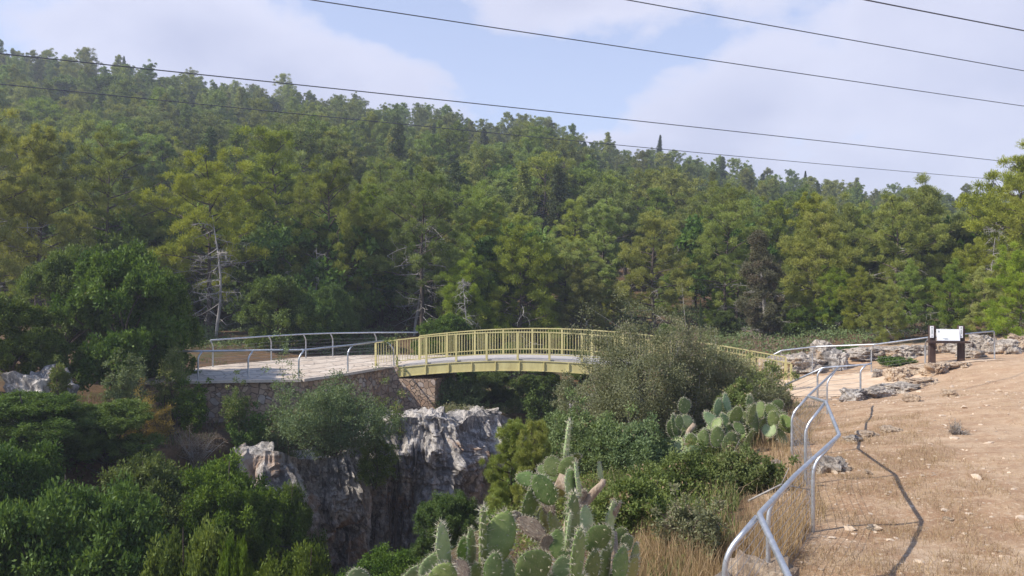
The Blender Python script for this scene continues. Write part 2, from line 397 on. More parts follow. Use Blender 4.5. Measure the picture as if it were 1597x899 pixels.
def tps(x, y):
    x = np.clip(x, -32, 32); y = np.clip(y, -8, 54); out = np.empty(x.shape); n = len(CPa)
    for i in range(0, len(x), 20000):
        a, b = x[i:i+20000], y[i:i+20000]
        r2 = (a[:, None]-CPa[None, :, 0])**2+(b[:, None]-CPa[None, :, 1])**2
        out[i:i+20000] = (.5*r2*np.log(r2+1e-9)) @ TW[:n] + TW[n]+TW[n+1]*a+TW[n+2]*b
    return out
PIT = np.array([(-40, -8), (-6, -2), (-2.2, 3), (-1.4, 5.0), (-.9, 9), (0.2, 14), (0.9, 20), (1.3, 26), (1.0, 31), (0.9, 33.2),
                (-.2, 32.2), (-1.7, 31.2), (-4.2, 29.8), (-6, 28.6), (-8, 27.2), (-9.3, 26.0), (-10.5, 24.6), (-12.5, 23.6), (-16, 22.3), (-22, 20), (-42, 16)], float)
def pit_sd(x, y):
    d = np.full(x.shape, 1e9); ins = np.zeros(x.shape, bool); n = len(PIT)
    for i in range(n):
        a = PIT[i]; b = PIT[(i+1) % n]; e = b-a
        t = np.clip(((x-a[0])*e[0]+(y-a[1])*e[1])/(e@e), 0, 1)
        d = np.minimum(d, np.hypot(x-a[0]-t*e[0], y-a[1]-t*e[1]))
        c = ((a[1] <= y) != (b[1] <= y)) & (x < (b[0]-a[0])*(y-a[1])/((b[1]-a[1]) if b[1] != a[1] else 1e-9)+a[0])
        ins ^= c
    return np.where(ins, d, -d)
RIDGE_PX = [-900, 0, 130, 250, 400, 560, 700, 850, 940, 1040, 1150, 1300, 1440, 1600, 2500]
RIDGE_TOP = [60, 84, 98, 116, 140, 154, 178, 192, 226, 246, 266, 290, 304, 320, 350]      # row of the tree tops along the ridge
RY = 175.0
def hill(x, y):
    px = np.clip(x/np.maximum(y, 30)*F+798.5, -900, 2500)
    top = np.interp(px, RIDGE_PX, RIDGE_TOP)
    H = (HY-top)/F*RY - 8.0 + 3.2
    t = np.clip((y-52)/(RY-52), 0, 1)
    up = (t*.72 + t*t*(3-2*t)*.28)
    beyond = np.clip((y-RY)/150, 0, 1)
    return -3.2 + H*(up - .35*beyond**1.3)
def ground_z(x, y):
    x = np.atleast_1d(np.asarray(x, float)); y = np.atleast_1d(np.asarray(y, float)); sh = x.shape; x = x.ravel(); y = y.ravel()
    w = smooth_fn(42, 56, y)
    z = tps(x, y)*(1-w) + hill(x, y)*w
    z += w*fbm(x/22, y/22, 3)*2.5*smooth_fn(60, 90, y)
    near = 1-smooth_fn(30, 60, np.hypot(x, y))
    z += near*fbm(x/1.6, y/1.6, 11, 4)*.07 + near*fbm(x/.35, y/.35, 31, 2)*.025
    sd = pit_sd(x, y)
    wd = 3.2 + 3.0*smooth_fn(13, 19, y) - 4.9*smooth_fn(20, 26, y)
    wd = wd*(1+.35*fbm(x/3, y/3, 8, 2))
    cl = smooth_fn(22, 26, y)*smooth_fn(-11.5, -9.5, x)
    sd = sd+1.1*cl; wd = wd*(1-cl)+.8*cl
    dep = smooth_fn(0, 1, np.clip(sd/wd, 0, 1))
    floor = -12.8 + fbm(x/5, y/5, 5, 3)*1.0
    lim = smooth_fn(-40, -26, x)
    z = z + (np.minimum(floor, z)-z)*dep*lim
    return z.reshape(sh)
def gz(x, y): return float(ground_z(x, y)[0])

def build_ground():
    def axis(segs):
        out = [segs[0][0]]
        for a, b, s0, s1 in segs:
            x = a; 
            while x < b-1e-6:
                t = (x-a)/(b-a); x = min(b, x+s0*(s1/s0)**t); out.append(x)
        return np.array(out)
    xs = axis([(-245, -32, 9, 1.2), (-32, -14, 1.0, .2), (-14, 20, .16, .16), (20, 34, .2, 1.0), (34, 245, 1.2, 9)])
    ys = axis([(-24, -2, 2.5, .4), (-2, 12, .12, .12), (12, 36, .14, .2), (36, 60, .3, 1.0), (60, 200, 1.2, 4), (200, 330, 4, 10)])
    X, Y = np.meshgrid(xs, ys); Z = ground_z(X, Y); nx, ny = len(xs), len(ys)
    idx = np.arange(nx*ny).reshape(ny, nx)
    f = np.stack([idx[:-1, :-1], idx[:-1, 1:], idx[1:, 1:], idx[1:, :-1]], -1).reshape(-1, 4)
    me = mesh_np('ground', np.stack([X, Y, Z], -1).reshape(-1, 3), f, M['soil'], True)
    x = X.ravel(); y = Y.ravel()
    # dirt side lies right of the near railing and along the path
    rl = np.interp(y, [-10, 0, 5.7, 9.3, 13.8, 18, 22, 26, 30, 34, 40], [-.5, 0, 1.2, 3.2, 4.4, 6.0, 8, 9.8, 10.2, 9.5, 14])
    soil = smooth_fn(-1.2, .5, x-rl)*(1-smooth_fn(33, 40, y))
    trod = smooth_fn(1.5, 5, x-rl)*soil
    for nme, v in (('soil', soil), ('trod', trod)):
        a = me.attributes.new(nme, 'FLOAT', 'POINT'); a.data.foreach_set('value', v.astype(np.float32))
    tag(link('ground', me), 'rocky ground around the ravine and up the wooded hill', None, None, 'structure')
build_ground()

def draped(name, poly, mat, lift, label, step=.3, bulge=0.0):
    poly = np.array(poly); x0, y0 = poly.min(0); x1, y1 = poly.max(0)
    nx = int((x1-x0)/step)+1; ny = int((y1-y0)/step)+1
    X, Y = np.meshgrid(np.linspace(x0, x1, nx), np.linspace(y0, y1, ny)); x = X.ravel(); y = Y.ravel()
    ins = np.zeros(x.shape, bool); n = len(poly)
    for i in range(n):
        a = poly[i]; b = poly[(i+1) % n]
        ins ^= ((a[1] <= y) != (b[1] <= y)) & (x < (b[0]-a[0])*(y-a[1])/((b[1]-a[1]) if b[1] != a[1] else 1e-9)+a[0])
    z = ground_z(x, y)+lift
    idx = np.arange(nx*ny).reshape(ny, nx); f = np.stack([idx[:-1, :-1], idx[:-1, 1:], idx[1:, 1:], idx[1:, :-1]], -1).reshape(-1, 4)
    f = f[ins[f].all(1)]
    me = mesh_np(name, np.stack([x, y, z], -1), f, mat, True)
    return tag(link(name, me), label, None, None, 'structure')
draped('path', [(9.9, 30.2), (10.0, 28.6), (11.2, 26.6), (13.2, 26.6), (15, 28.2), (16.8, 29.6), (18.5, 29.2), (18.2, 30.2), (16, 31.0), (14.2, 32.0), (12.2, 33.0), (10.2, 32.9)], M['path'], .02, 'pale sandy path from the footbridge to the information board', .12)

# ------------------------------------------------------------------ rocks
def rock_mesh(name, size, mat, seed, sub=4, rough=.35, flat=1.0):
    import bmesh
    bm = bmesh.new(); bmesh.ops.create_icosphere(bm, subdivisions=sub, radius=1)
    o = Vector((seed*3.1, seed*1.7, seed*.9))
    for v in bm.verts:
        p = v.co.copy()
        # blocky base shape, then ridged breakup
        q = Vector([math.copysign(abs(c)**.72, c) for c in p])
        d = mn.fractal(p*1.3+o, .9, 2.1, 4)*rough + (abs(mn.noise(p*2.6+o))-.25)*rough*.8 + mn.noise(p*6+o)*rough*.18
        q = q*(1+d); v.co = Vector((q.x*size[0], q.y*size[1], q.z*size[2]*flat))
    me = bpy.data.meshes.new(name); bm.to_mesh(me); bm.free(); me.materials.append(mat)
    return me
def rock(x, y, size, label, mat='boulder', seed=1, sink=.35, rz=0, sub=4, rough=.35, group=None, name='boulder', cat='boulder', zoff=0):
    me = rock_mesh(name, size, M[mat], seed, sub, rough)
    o = link(name, me); o.location = (x, y, gz(x, y)+size[2]*(1-2*sink)+zoff); o.rotation_euler = (0, 0, rz)
    return tag(o, label, cat, group)

def cliff(name, pts, depth, label, seed, back=2.4, res=.07, lean=0.0, foot=None):
    """rock face hung from a rim line; pts = (x, y, ztop)"""
    pts = [Vector(p) for p in pts]
    # resample
    seg = [0]
    for a, b in zip(pts, pts[1:]): seg.append(seg[-1]+(a-b).xy.length)
    L = seg[-1]; nu = int(L/res)+1
    us = np.linspace(0, L, nu)
    X = np.interp(us, seg, [p.x for p in pts]); Y = np.interp(us, seg, [p.y for p in pts]); Zt = np.interp(us, seg, [p.z for p in pts])
    k = np.hanning(9); k /= k.sum(); 
    Xs = np.convolve(np.pad(X, 4, 'edge'), k, 'valid'); Ys = np.convolve(np.pad(Y, 4, 'edge'), k, 'valid')
    tx = np.gradient(Xs); ty = np.gradient(Ys); ln = np.hypot(tx, ty); nxn = ty/ln; nyn = -tx/ln        # outward, towards the camera side
    nb = int(back/.08); nv = int(depth/.07)
    rows = []
    for j in range(-nb, nv+1):
        row = []
        for i in range(nu):
            u = us[i]; 
            if j < 0:
                b = -j*.08; out = -b; zz = Zt[i] + (0.12 if b < back*.9 else -.4)*1.0
                p = Vector((Xs[i]+nxn[i]*out, Ys[i]+nyn[i]*out, 0)); 
                zz = Zt[i]*(1-b/back)+ (gz(p.x, p.y)-.25)*(b/back) if b > back*.75 else Zt[i] + .15*math.sin(b)
                h = mn.fractal(Vector((p.x*.9+seed, p.y*.9, 3)), .8, 2.2, 5)*.26 + (.28-abs(mn.noise(Vector((p.x*1.9, p.y*1.9, seed)))))*.25 - (1-min(1, abs(mn.noise(Vector((p.x*5, p.y*5, seed))))*3))*.12
                edge = min(1.0, b/.5)
                row.append((p.x, p.y, zz+h*edge*(1 if b < back*.75 else .3) + (1-edge)*h*.5-.12))
            else:
                v = j*.07; z = Zt[i]-v
                q = Vector((u*1.25+seed*5, z*.32, seed)); q2 = Vector((u*3.1+seed, z*.8, 2.2*seed))
                fl = (abs(mn.noise(q))*1.5-.3)*.60 - (1-min(1, abs(mn.noise(q2))*3.2))*.26 - (1-min(1, abs(mn.noise(Vector((u*6.5, z*1.3, seed*1.7))))*3.5))*.10 + mn.fractal(Vector((u*3.4, z*2.9, seed)), .55, 2.2, 6)*.17 + (mn.noise(Vector((u*.8, z*2.4, seed+9))) > .12)*.09
                k1 = min(1, v/1.5); k1 = k1*k1*(3-2*k1); k2 = min(1, max(0, (v-1.3-.8*mn.noise(Vector((u*.5, 3, seed))))/2.6)); k2 = k2*k2*(3-2*k2)
                bulge = .75*k1 - .85*k2 + mn.noise(Vector((u*.55, z*.3, seed+2)))*.55*min(1, v)
                fl2 = fl*min(1, .25+v/.7)
                # rounded lip
                lip = 0.0
                out = fl2+bulge+lip
                zz = z + mn.noise(Vector((u*2.2, z*2.2, seed+4)))*.12
                fade = min(1, min(u, L-u)/.8)
                row.append((Xs[i]+nxn[i]*out*(.3+.7*fade), Ys[i]+nyn[i]*out*(.3+.7*fade), zz - (1-fade)*.8))
        rows.append(row)
    V = np.array(rows).reshape(-1, 3); nr = len(rows)
    idx = np.arange(nu*nr).reshape(nr, nu)
    f = np.stack([idx[:-1, :-1], idx[1:, :-1], idx[1:, 1:], idx[:-1, 1:]], -1).reshape(-1, 4)
    me = mesh_np(name, V, f, M['limestone'], False)
    return tag(link(name, me), label, 'cliff')

def rim(lst): return [tuple(P(px, py, d)) for px, py, d in lst]
cliff('limestone_cliff', rim([(540, 690, 28.4), (575, 672, 29.0), (612, 655, 29.4), (650, 652, 29.6), (690, 652, 29.5), (722, 658, 30.0), (738, 650, 31.0), (775, 648, 31.6), (800, 655, 32.2), (822, 668, 32.9), (852, 684, 33.6), (880, 700, 34.2)]),
      7.6, 'grey and white streaked limestone cliff below the stone abutment', 1.3)
cliff('limestone_cliff', rim([(372, 712, 25.6), (398, 702, 25.9), (432, 703, 26.0), (458, 716, 26.7), (490, 716, 27.6), (545, 706, 28.3), (575, 700, 28.8)]),
      7.0, 'darker limestone cliff with a pale knob at the left end of the rock face', 4.1, back=1.6)

# left-hand rock outcrop and others
for i, (px, py, d, sx, sz, lab) in enumerate([
        (66, 600, 25.0, .75, .85, 'tall grey limestone outcrop half shaded under the left trees'),
        (28, 622, 24.0, .5, .45, 'low grey limestone block at the left edge beside the outcrop'),
        (108, 612, 24.5, .45, .4, 'rounded grey limestone block just right of the tall outcrop'),
        (430, 690, 27.0, .75, .45, 'flat rough limestone slab above the pale knob of the cliff'),
        (395, 692, 27.0, .5, .35, 'small limestone block left of the flat slab on the rim'),
        (915, 606, 31.0, .7, .6, 'white limestone lump in the shade under the footbridge'),
        (752, 654, 33.0, .8, .45, 'knobbly grey limestone crest at the middle of the cliff top')]):
    p = P(px, py, d)
    me = rock_mesh('limestone_outcrop', (sx, sx*.8, sz), M['limestone'], 20+i*3, 5, .42)
    o = link('limestone_outcrop', me); o.location = (p.x, p.y, min(p.z, gz(p.x, p.y)+sz*.6)); o.rotation_euler = (0, 0, i*.9); tag(o, lab, 'rock')

# ------------------------------------------------------------------ viewing platform and abutment
PZ = -3.57
NEAR_E = [(-13.6, 28.6), (-11.6, 28.9), (-9.6, 29.2), (-7.7, 29.4), (-6.5, 31.4), (-5.45, 33.6)]
FAR_E = [(-2.9, 39.3), (-6.6, 39.3), (-8.8, 38.7), (-9.9, 38.0), (-12.9, 33.9)]
# bridge frame: near edge line A->B, far edge offset by W
BA = Vector((-4.86, 34.0, 0)); BB = Vector((10.42, 30.0, 0)); BAX = (BB-BA); BL = BAX.length; BAX.normalize(); BN = Vector((-BAX.y, BAX.x, 0)); BW = 2.6
plat = tag(empty('viewing_platform', (-8.5, 33, PZ)), 'paved viewing platform on a rubble stone retaining wall left of the footbridge', 'platform')
def local(mb, root):
    for v in mb.V: v -= root.location
    return mb
foot_l = BA + BN*0.02; foot_r = BA + BN*(BW)
plan = NEAR_E + [(BA.x, BA.y), (foot_r.x, foot_r.y)] + FAR_E
local(MB().prism(plan, PZ-.06, PZ), plat).build('paving', M['paving'], plat)
wallplan = [(x, y) for x, y in NEAR_E] + [(BA.x-.3, BA.y+.05), (foot_r.x-.3, foot_r.y)] + [(-3.3, 39.1)] + [(x+.1, y-.1) for x, y in FAR_E[1:]]
local(MB().prism(wallplan, -7.6, PZ-.064), plat).build('retaining_wall', M['masonry'], plat)
cp = MB()
for a, b in zip(NEAR_E, NEAR_E[1:]+[]):
    a = Vector((*a, PZ-.02)); b = Vector((*b, PZ-.02)); cp.bar(a+Vector((0, -.04, 0)), b+Vector((0, -.04, 0)), .3, .1)
local(cp, plat).build('coping', M['coping'], plat)
ab = empty('bridge_abutment', (-4.2, 35, -6.5)); tag(ab, 'rubble stone abutment carrying the left end of the yellow footbridge', 'abutment')
a0 = BA + BAX*-.32 + BN*-.12; a1 = BA + BAX*1.75 + BN*-.12; a2 = a1 + BN*(BW+.2); a3 = a0 + BN*(BW+.2)
local(MB().prism([(v.x, v.y) for v in (a0, a1, a2, a3)], -7.4, -4.08), ab).build('wall', M['masonry'], ab)
local(MB().prism([(v.x, v.y) for v in (a0, a0+BAX*.42, a3+BAX*.42, a3)], -4.076, -3.6), ab).build('back_wall', M['masonry'], ab)

# ------------------------------------------------------------------ footbridge
# near handrail heights measured along the span
_t = [0, .10, .22, .34, .46, .56, .68, .80, .90, 1.0]
_z = [-2.44, -2.235, -2.09, -2.03, -2.03, -2.10, -2.27, -2.52, -2.77, -3.02]
def rz(t):
    # smooth curve through the samples
    c = np.polyfit(_t, _z, 4); return float(np.polyval(c, t))
RC = np.polyfit(_t, _z, 4)
def brz(t): return float(np.polyval(RC, t))
RH = 1.12
bridge = tag(empty('footbridge', (2.8, 33, -3.4)), 'arched cream yellow steel footbridge with barred railings over the ravine', 'footbridge')
def bp(t, n, dz):   # t along 0..1, n across, dz below the handrail
    v = BA + BAX*(BL*t) + BN*n; return Vector((v.x, v.y, brz(t)+dz))
NSEG = 48
def strip(mb, t0, t1, n0, n1, d0, d1, seg=NSEG):
    """curved bar following the arch, section n0..n1 by d0..d1"""
    o = mb.off()
    for i in range(seg+1):
        t = t0+(t1-t0)*i/seg
        for n, d in ((n0, d0), (n1, d0), (n1, d1), (n0, d1)): mb.V.append(bp(t, n, d))
    for i in range(seg):
        for j in range(4):
            a = o+i*4+j; b = o+i*4+(j+1) % 4; mb.q.append([a, a+4, b+4, b])
    mb.q.append([o, o+1, o+2, o+3]); e = o+seg*4; mb.q.append([e+3, e+2, e+1, e])
    return mb
dk = strip(MB(), 0, 1, .06, BW-.06, -RH, -RH-.10); local(dk, bridge).build('deck', M['deck'], bridge)
for side, n in (('near', .0), ('far', BW)):
    s = -1 if side == 'near' else 1
    g = MB(); w = .10
    strip(g, .005, .995, n-w if s < 0 else n, n if s < 0 else n+w, -RH-.06, -RH-.085)
    strip(g, .005, .995, n-w*.55*(s < 0)+0.0*(s > 0) - (0.012 if s < 0 else -0.045), n-w*.55*(s < 0) + (.012 if s < 0 else .069), -RH-.087, -RH-.448)
    strip(g, .005, .995, n-w if s < 0 else n, n if s < 0 else n+w, -RH-.45, -RH-.475)
    go = local(g, bridge).build('girder', M['yellow'], bridge)
    for k in range(16):
        t = .02+.96*k/15
        st = MB(); a = bp(t, n+s*.045+(-.001 if s < 0 else .001), -RH-.267); tt = .0012
        M3 = Matrix((BAX, BN, Vector((0, 0, 1)))).transposed()
        st.box(a+BN*(s*.045), (.035, .07, .35), M3.to_4x4())
        local(st, bridge); local_o = st.build('stiffener', M['yellow'], go)
    # railing: handrail, lower rail, posts and barred panels
    rail = strip(MB(), -.062 if side == 'near' else -.0, 1, n-.032, n+.032, .0, -.045)
    if side == 'near':
        pass
    ro = local(rail, bridge).build('railing', M['yellow'], bridge)
    lr = strip(MB(), 0, 1, n-.02, n+.02, -.90, -.935); local(lr, bridge).build('lower_rail', M['yellow'], ro)
    NP = 13
    ts = [-.062+0.0*side.__len__()] if side == 'near' else []
    pt = ts+[i/(NP-1) for i in range(NP)]
    for t in pt:
        a = bp(t, n, -.046); b = bp(t, n, -RH-.02 if t > -.01 else -RH-.15)
        pm = MB(); M3 = Matrix((BAX, BN, Vector((0, 0, 1)))).transposed().to_4x4(); pm.box((a+b)/2, (.085, .05, (a-b).length), M3)
        local(pm, bridge).build('post', M['yellow'], ro)
    for t0, t1 in zip(pt, pt[1:]):
        bm_ = MB(); nb = max(3, int(round((t1-t0)*BL/.125)))
        for k in range(1, nb):
            t = t0+(t1-t0)*k/nb; a = bp(t, n, -.044); b = bp(t, n, -.902); bm_.box((a+b)/2, (.018, .018, (a-b).length), M3)
        local(bm_, bridge).build('bars', M['yellow'], ro)
    # short return panel on the platform
for k in range(4):
    t = .1+.25*k; local(strip(MB(), t, t+.006, .05, BW-.05, -RH-.2, -RH-.3, 1), bridge).build('cross_beam', M['yellow'], bridge)

# ------------------------------------------------------------------ tubular steel railings
def pipe_rail(name, label, posts, before=(), after=(), r=.030, nw=7, mat='galv', wires=True, rmat=None, wr=.0035, mesh=False, rseg=12, bendlast=True):
    """posts = [(foot, tip)], rail runs before + tips + after"""
    rail = list(before)+[t for _, t in posts]+list(after)
    root = tag(empty(name, posts[0][0]), label, 'railing')
    o = root.location
    L = lambda v: Vector(v)-o
    path = rounded([L(v) for v in rail], .05, 3)
    MB().tube(path, r, rseg).build('handrail', M[rmat or mat], root, True)
    for b, t in posts:
        b = Vector(b); t = Vector(t); h = Vector((t.x-b.x, t.y-b.y, 0)); hl = h.length
        bend = Vector((b.x, b.y, t.z-hl*1.02))
        end = t - (t-bend).normalized()*r*.9
        pts = [L(b)-Vector((0, 0, .15))]+rounded([L(b), L(bend), L(end)], .14, 6)[0:]
        MB().tube(pts, r*.93, rseg).build('post', M[mat], root, True)
    if wires:
        for (b0, t0), (b1, t1) in zip(posts, posts[1:]):
            w = MB(); b0 = Vector(b0); b1 = Vector(b1); h0 = (Vector(t0)-b0).z; h1 = (Vector(t1)-b1).z
            for k in range(nw):
                f = (.06+.70*k/(nw-1))
                p0 = b0+Vector((0, 0, h0*f)); p1 = b1+Vector((0, 0, h1*f)); n = 4
                w.tube([L(p0.lerp(p1, i/n))+Vector((0, 0, -.012*math.sin(math.pi*i/n)*(1+(k % 3)))) for i in range(n+1)], wr, 4, False)
            if mesh:
                m = int((b1-b0).length/.2)
                for k in range(1, m):
                    q = b0.lerp(b1, k/m); hh = h0+(h1-h0)*k/m
                    w.tube([L(q+Vector((0, 0, hh*.06))), L(q+Vector((0, 0, hh*.76)))], wr*.8, 4, False)
            w.build('wires', M['wire'], root)
    return root

def pz(px, pyb, z, dx=0):   # foot on level z seen at row pyb
    d = -z*F/(pyb-HY); return P(px, pyb, d)
# platform, ravine side
foots = [(-11.35, 29.05), (-9.62, 29.3), (-7.83, 29.5), (-6.45, 31.55), (-5.25, 34.05)]
tops = [(-11.25, 29.15, -2.52), (-9.5, 29.45, -2.515), (-7.68, 29.65, -2.51), (-6.3, 31.7, -2.49), (-5.45, 34.1, -2.47)]
posts = [(Vector((x, y, PZ-.01)), Vector((tx-.0, ty+.06, tz))) for (x, y), (tx, ty, tz) in zip(foots, tops)]
posts[-1] = (Vector((-5.05, 34.35, PZ-.01)), Vector((-5.4, 34.3, -2.5)))
pipe_rail('metal_railing', 'grey tubular railing along the ravine side of the paved platform', posts, before=[Vector((-12.4, 29.0, -2.50))], after=[], r=.034, wr=.006, nw=6)
ft = [(332, 33.7, 566), (423, 36.6, 562), (477, 37.7, 560), (519, 38.4, 558), (587, 38.9, 557)]
tt = [531, 524.5, 521.5, 520, 519]
posts = []
for (px, d, pb), ty in zip(ft, tt):
    b = P(px, pb, d); b.z = PZ-.01; t = P(px-4, ty, d-.25); posts.append((b, t))
e0 = P(652, 518.7, 38.7)
pipe_rail('metal_railing', 'grey tubular railing along the forest side of the paved platform', posts, after=[e0], r=.034, wr=.006, nw=6)
# path, forest side
posts = []
for px, pyt, d, lean in [(1216, 547, 33.3, 3), (1267, 541, 33.0, 5), (1359, 537.5, 31.6, 6), (1443, 526.5, 30.9, 6), (1551, 517, 30.2, -1)]:
    t = P(px+lean, pyt, d-.1); b = P(px, pyt, d+.12); b.z = gz(b.x, b.y)-.03; b.z = min(b.z, t.z-.8); posts.append((b, t))
pipe_rail('metal_railing', 'grey tubular railing on the far side of the sandy path, passing behind the information board', posts, before=[P(1194, 560, 33.4)], r=.031, wr=.005, nw=6)
# path, near side
posts = []
for px, pyt, d, lean, foot in [(1217, 600, 26.6, 9, 660), (1275, 574, 26.0, 9, 619), (1342, 569, 25.6, 9, 619)]:
    t = P(px+lean, pyt, d); b = P(px, pyt, d); b.z = min(gz(b.x, b.y)-.02, t.z-.85); posts.append((b, t))
pipe_rail('metal_railing', 'short grey tubular railing on the near side of the sandy path beside the footbridge end', posts, after=[P(1359, 567.5, 25.6)], r=.032, wr=.006, nw=6)
# foreground railing beside the camera
spec = [  # foot px, foot D, tip px, tip py, tip D
    (1130, 5.7, 1184, 803, 5.75), (1198, 7.3, 1240, 742, 7.35), (1268, 9.3, 1309, 679, 9.35),
    (1256, 11.4, 1288, 627, 11.5), (1235, 13.8, 1260, 618.5, 13.85), (1290, 20.5, 1307, 574, 20.6)]
posts = []
for fx, fd, tx, ty, td in spec:
    t = P(tx, ty, td); b = P(fx, ty, fd); b.z = gz(b.x, b.y)-.05; posts.append((b, t))
b0 = Vector((1.28, 4.1, 0)); b0.z = gz(b0.x, b0.y)-.05
t0 = Vector((1.55, 4.1, -1.80))
root = pipe_rail('metal_railing', 'bent grey tubular railing beside the dirt slope in the foreground', [(b0, t0)]+posts, before=[Vector((1.1, 1.0, -1.5)), ], r=.0225, wr=.0022, nw=9, mesh=True, rseg=16)

# ------------------------------------------------------------------ information board
sc_ = P(1476, 572, 30.4); sg = gz(sc_.x, sc_.y)
sg = P(1476, 571, 30.4).z
brd = tag(empty('information_board', (sc_.x, sc_.y, sg), R(-8)), 'white information board between two brown wooden posts at the end of the path', 'sign')
for s, xx in ((-1, -.515), (1, .515)):
    MB().box((xx, 0, .70), (.205, .20, 1.66)).build('post', M['wood'], brd)
    pl_ = MB().box((xx-.045 if s < 0 else xx-.045, -.118, 1.29), (.125, .03, .44)).build('plate', M['sign'], brd)
    MB().box((xx-.045, -.135, 1.45), (.05, .004, .05)).box((xx-.045, -.135, 1.30), (.035, .004, .16)).box((xx-.045, -.135, 1.13), (.04, .004, .03)).build('print', M['signmark'], pl_)
MB().box((0, -.17, .915), (1.44, .34, .07)).build('shelf', M['wood'], brd)
pan = MB().box((0, -.16, 1.18), (.80, .03, .44), Matrix.Rotation(R(-14), 4, 'X')).build('panel', M['sign'], brd)
mk = MB(); Rm = Matrix.Rotation(R(-14), 4, 'X')
def onp(x, z, w, h): mk.box(Vector((0, -.16, 1.18)) + Rm.to_3x3() @ Vector((x, -.018, z)), (w, .004, h), Rm)
onp(-.33, .13, .06, .07)
for k in range(3): onp(-.12+.02*k, -.135-.016*k, .18-.03*k, .008)
mk.build('print', M['signmark'], pan)

# ------------------------------------------------------------------ overhead lines
def cable(pts, r, label):
    """pts (px, py, D) fitted by a sagging curve that runs on past the picture on both sides"""
    q = [P(*p) for p in pts]
    ts = [p.x for p in q]; deg = min(2, len(q)-1)
    cy = np.polyfit(ts, [p.y for p in q], 1); cz = np.polyfit(ts, [p.z for p in q], deg)
    xs = np.linspace(min(ts)-14, max(ts)+25, 60)
    me = MB().tube([Vector((x, np.polyval(cy, x), np.polyval(cz, x))) for x in xs], r, 6, True)
    o = me.build('power_cable', M['cable'], None, True); tag(o, label, 'power cable', 'overhead power cables')
cable([(0, 78, 46), (530, 142, 57), (1060, 200, 74), (1597, 254, 100)], .036, 'fourth overhead power cable from the top, crossing the whole picture above the treetops')
cable([(0, 130, 48), (560, 187, 60), (1060, 238, 78), (1527, 277, 104)], .030, 'lowest overhead power cable, passing in front of the wooded hillside')
cable([(490, 0, 46), (798, 47, 52), (1060, 88, 58), (1330, 128, 66), (1597, 165, 76)], .032, 'overhead power cable that runs above the gap between the two big clouds')
cable([(980, 0, 46), (1190, 38, 50), (1400, 77, 55), (1597, 110, 60)], .030, 'second overhead power cable from the top right, across the right-hand cloud')
cable([(1350, 0, 26), (1480, 26, 28), (1597, 48, 30)], .022, 'topmost overhead power cable cutting the upper right corner of the sky')
# ------------------------------------------------------------------ foliage builders
def leaves(C, N, Rr, ln, wd, rng, up=.3, shell=.35, flat=.75, jl=.4, droop=0.0, centre=None):
    """C cluster centres (n,3), N leaves each, Rr radii -> rhombic leaves radiating from each cluster"""
    C = np.asarray(C); n = len(C); Rr = np.broadcast_to(np.asarray(Rr, float), (n,))
    tot = n*N; c = np.repeat(C, N, 0); r = np.repeat(Rr, N)
    d = rng.normal(size=(tot, 3)); d /= np.linalg.norm(d, axis=1)[:, None]
    rad = (shell+(1-shell)*rng.random(tot))[:, None]*r[:, None]
    p = c + d*rad*np.array([1, 1, flat])
    dd = d*.8 + rng.normal(size=(tot, 3))*.55 + np.array([0, 0, up-droop]); dd /= np.linalg.norm(dd, axis=1)[:, None]
    s = np.cross(dd, rng.normal(size=(tot, 3))); s /= np.linalg.norm(s, axis=1)[:, None]
    l = (ln*(1-jl/2+jl*rng.random(tot)))[:, None]; w = (wd*(1-jl/2+jl*rng.random(tot)))[:, None]
    V = np.stack([p, p+dd*l*.45+s*w*.5, p+dd*l, p+dd*l*.45-s*w*.5], 1).reshape(-1, 3)
    f = np.arange(tot*4).reshape(-1, 4)
    tint = np.clip(np.repeat(rng.random(n), N)*.55 + rng.random(tot)*.45, 0, 1)
    return V, f, tint

def limb(mb, a, b, r0, r1, rng, bend=.15, n=5, sides=5):
    a = Vector(a); b = Vector(b); L = (b-a).length; pts = []
    o = Vector(rng.normal(size=3))*bend*L
    for i in range(n+1):
        t = i/n; pts.append(a.lerp(b, t)+o*(t*(1-t)))
    mb.tube(pts, [r0+(r1-r0)*i/n for i in range(n+1)], sides, False); return pts

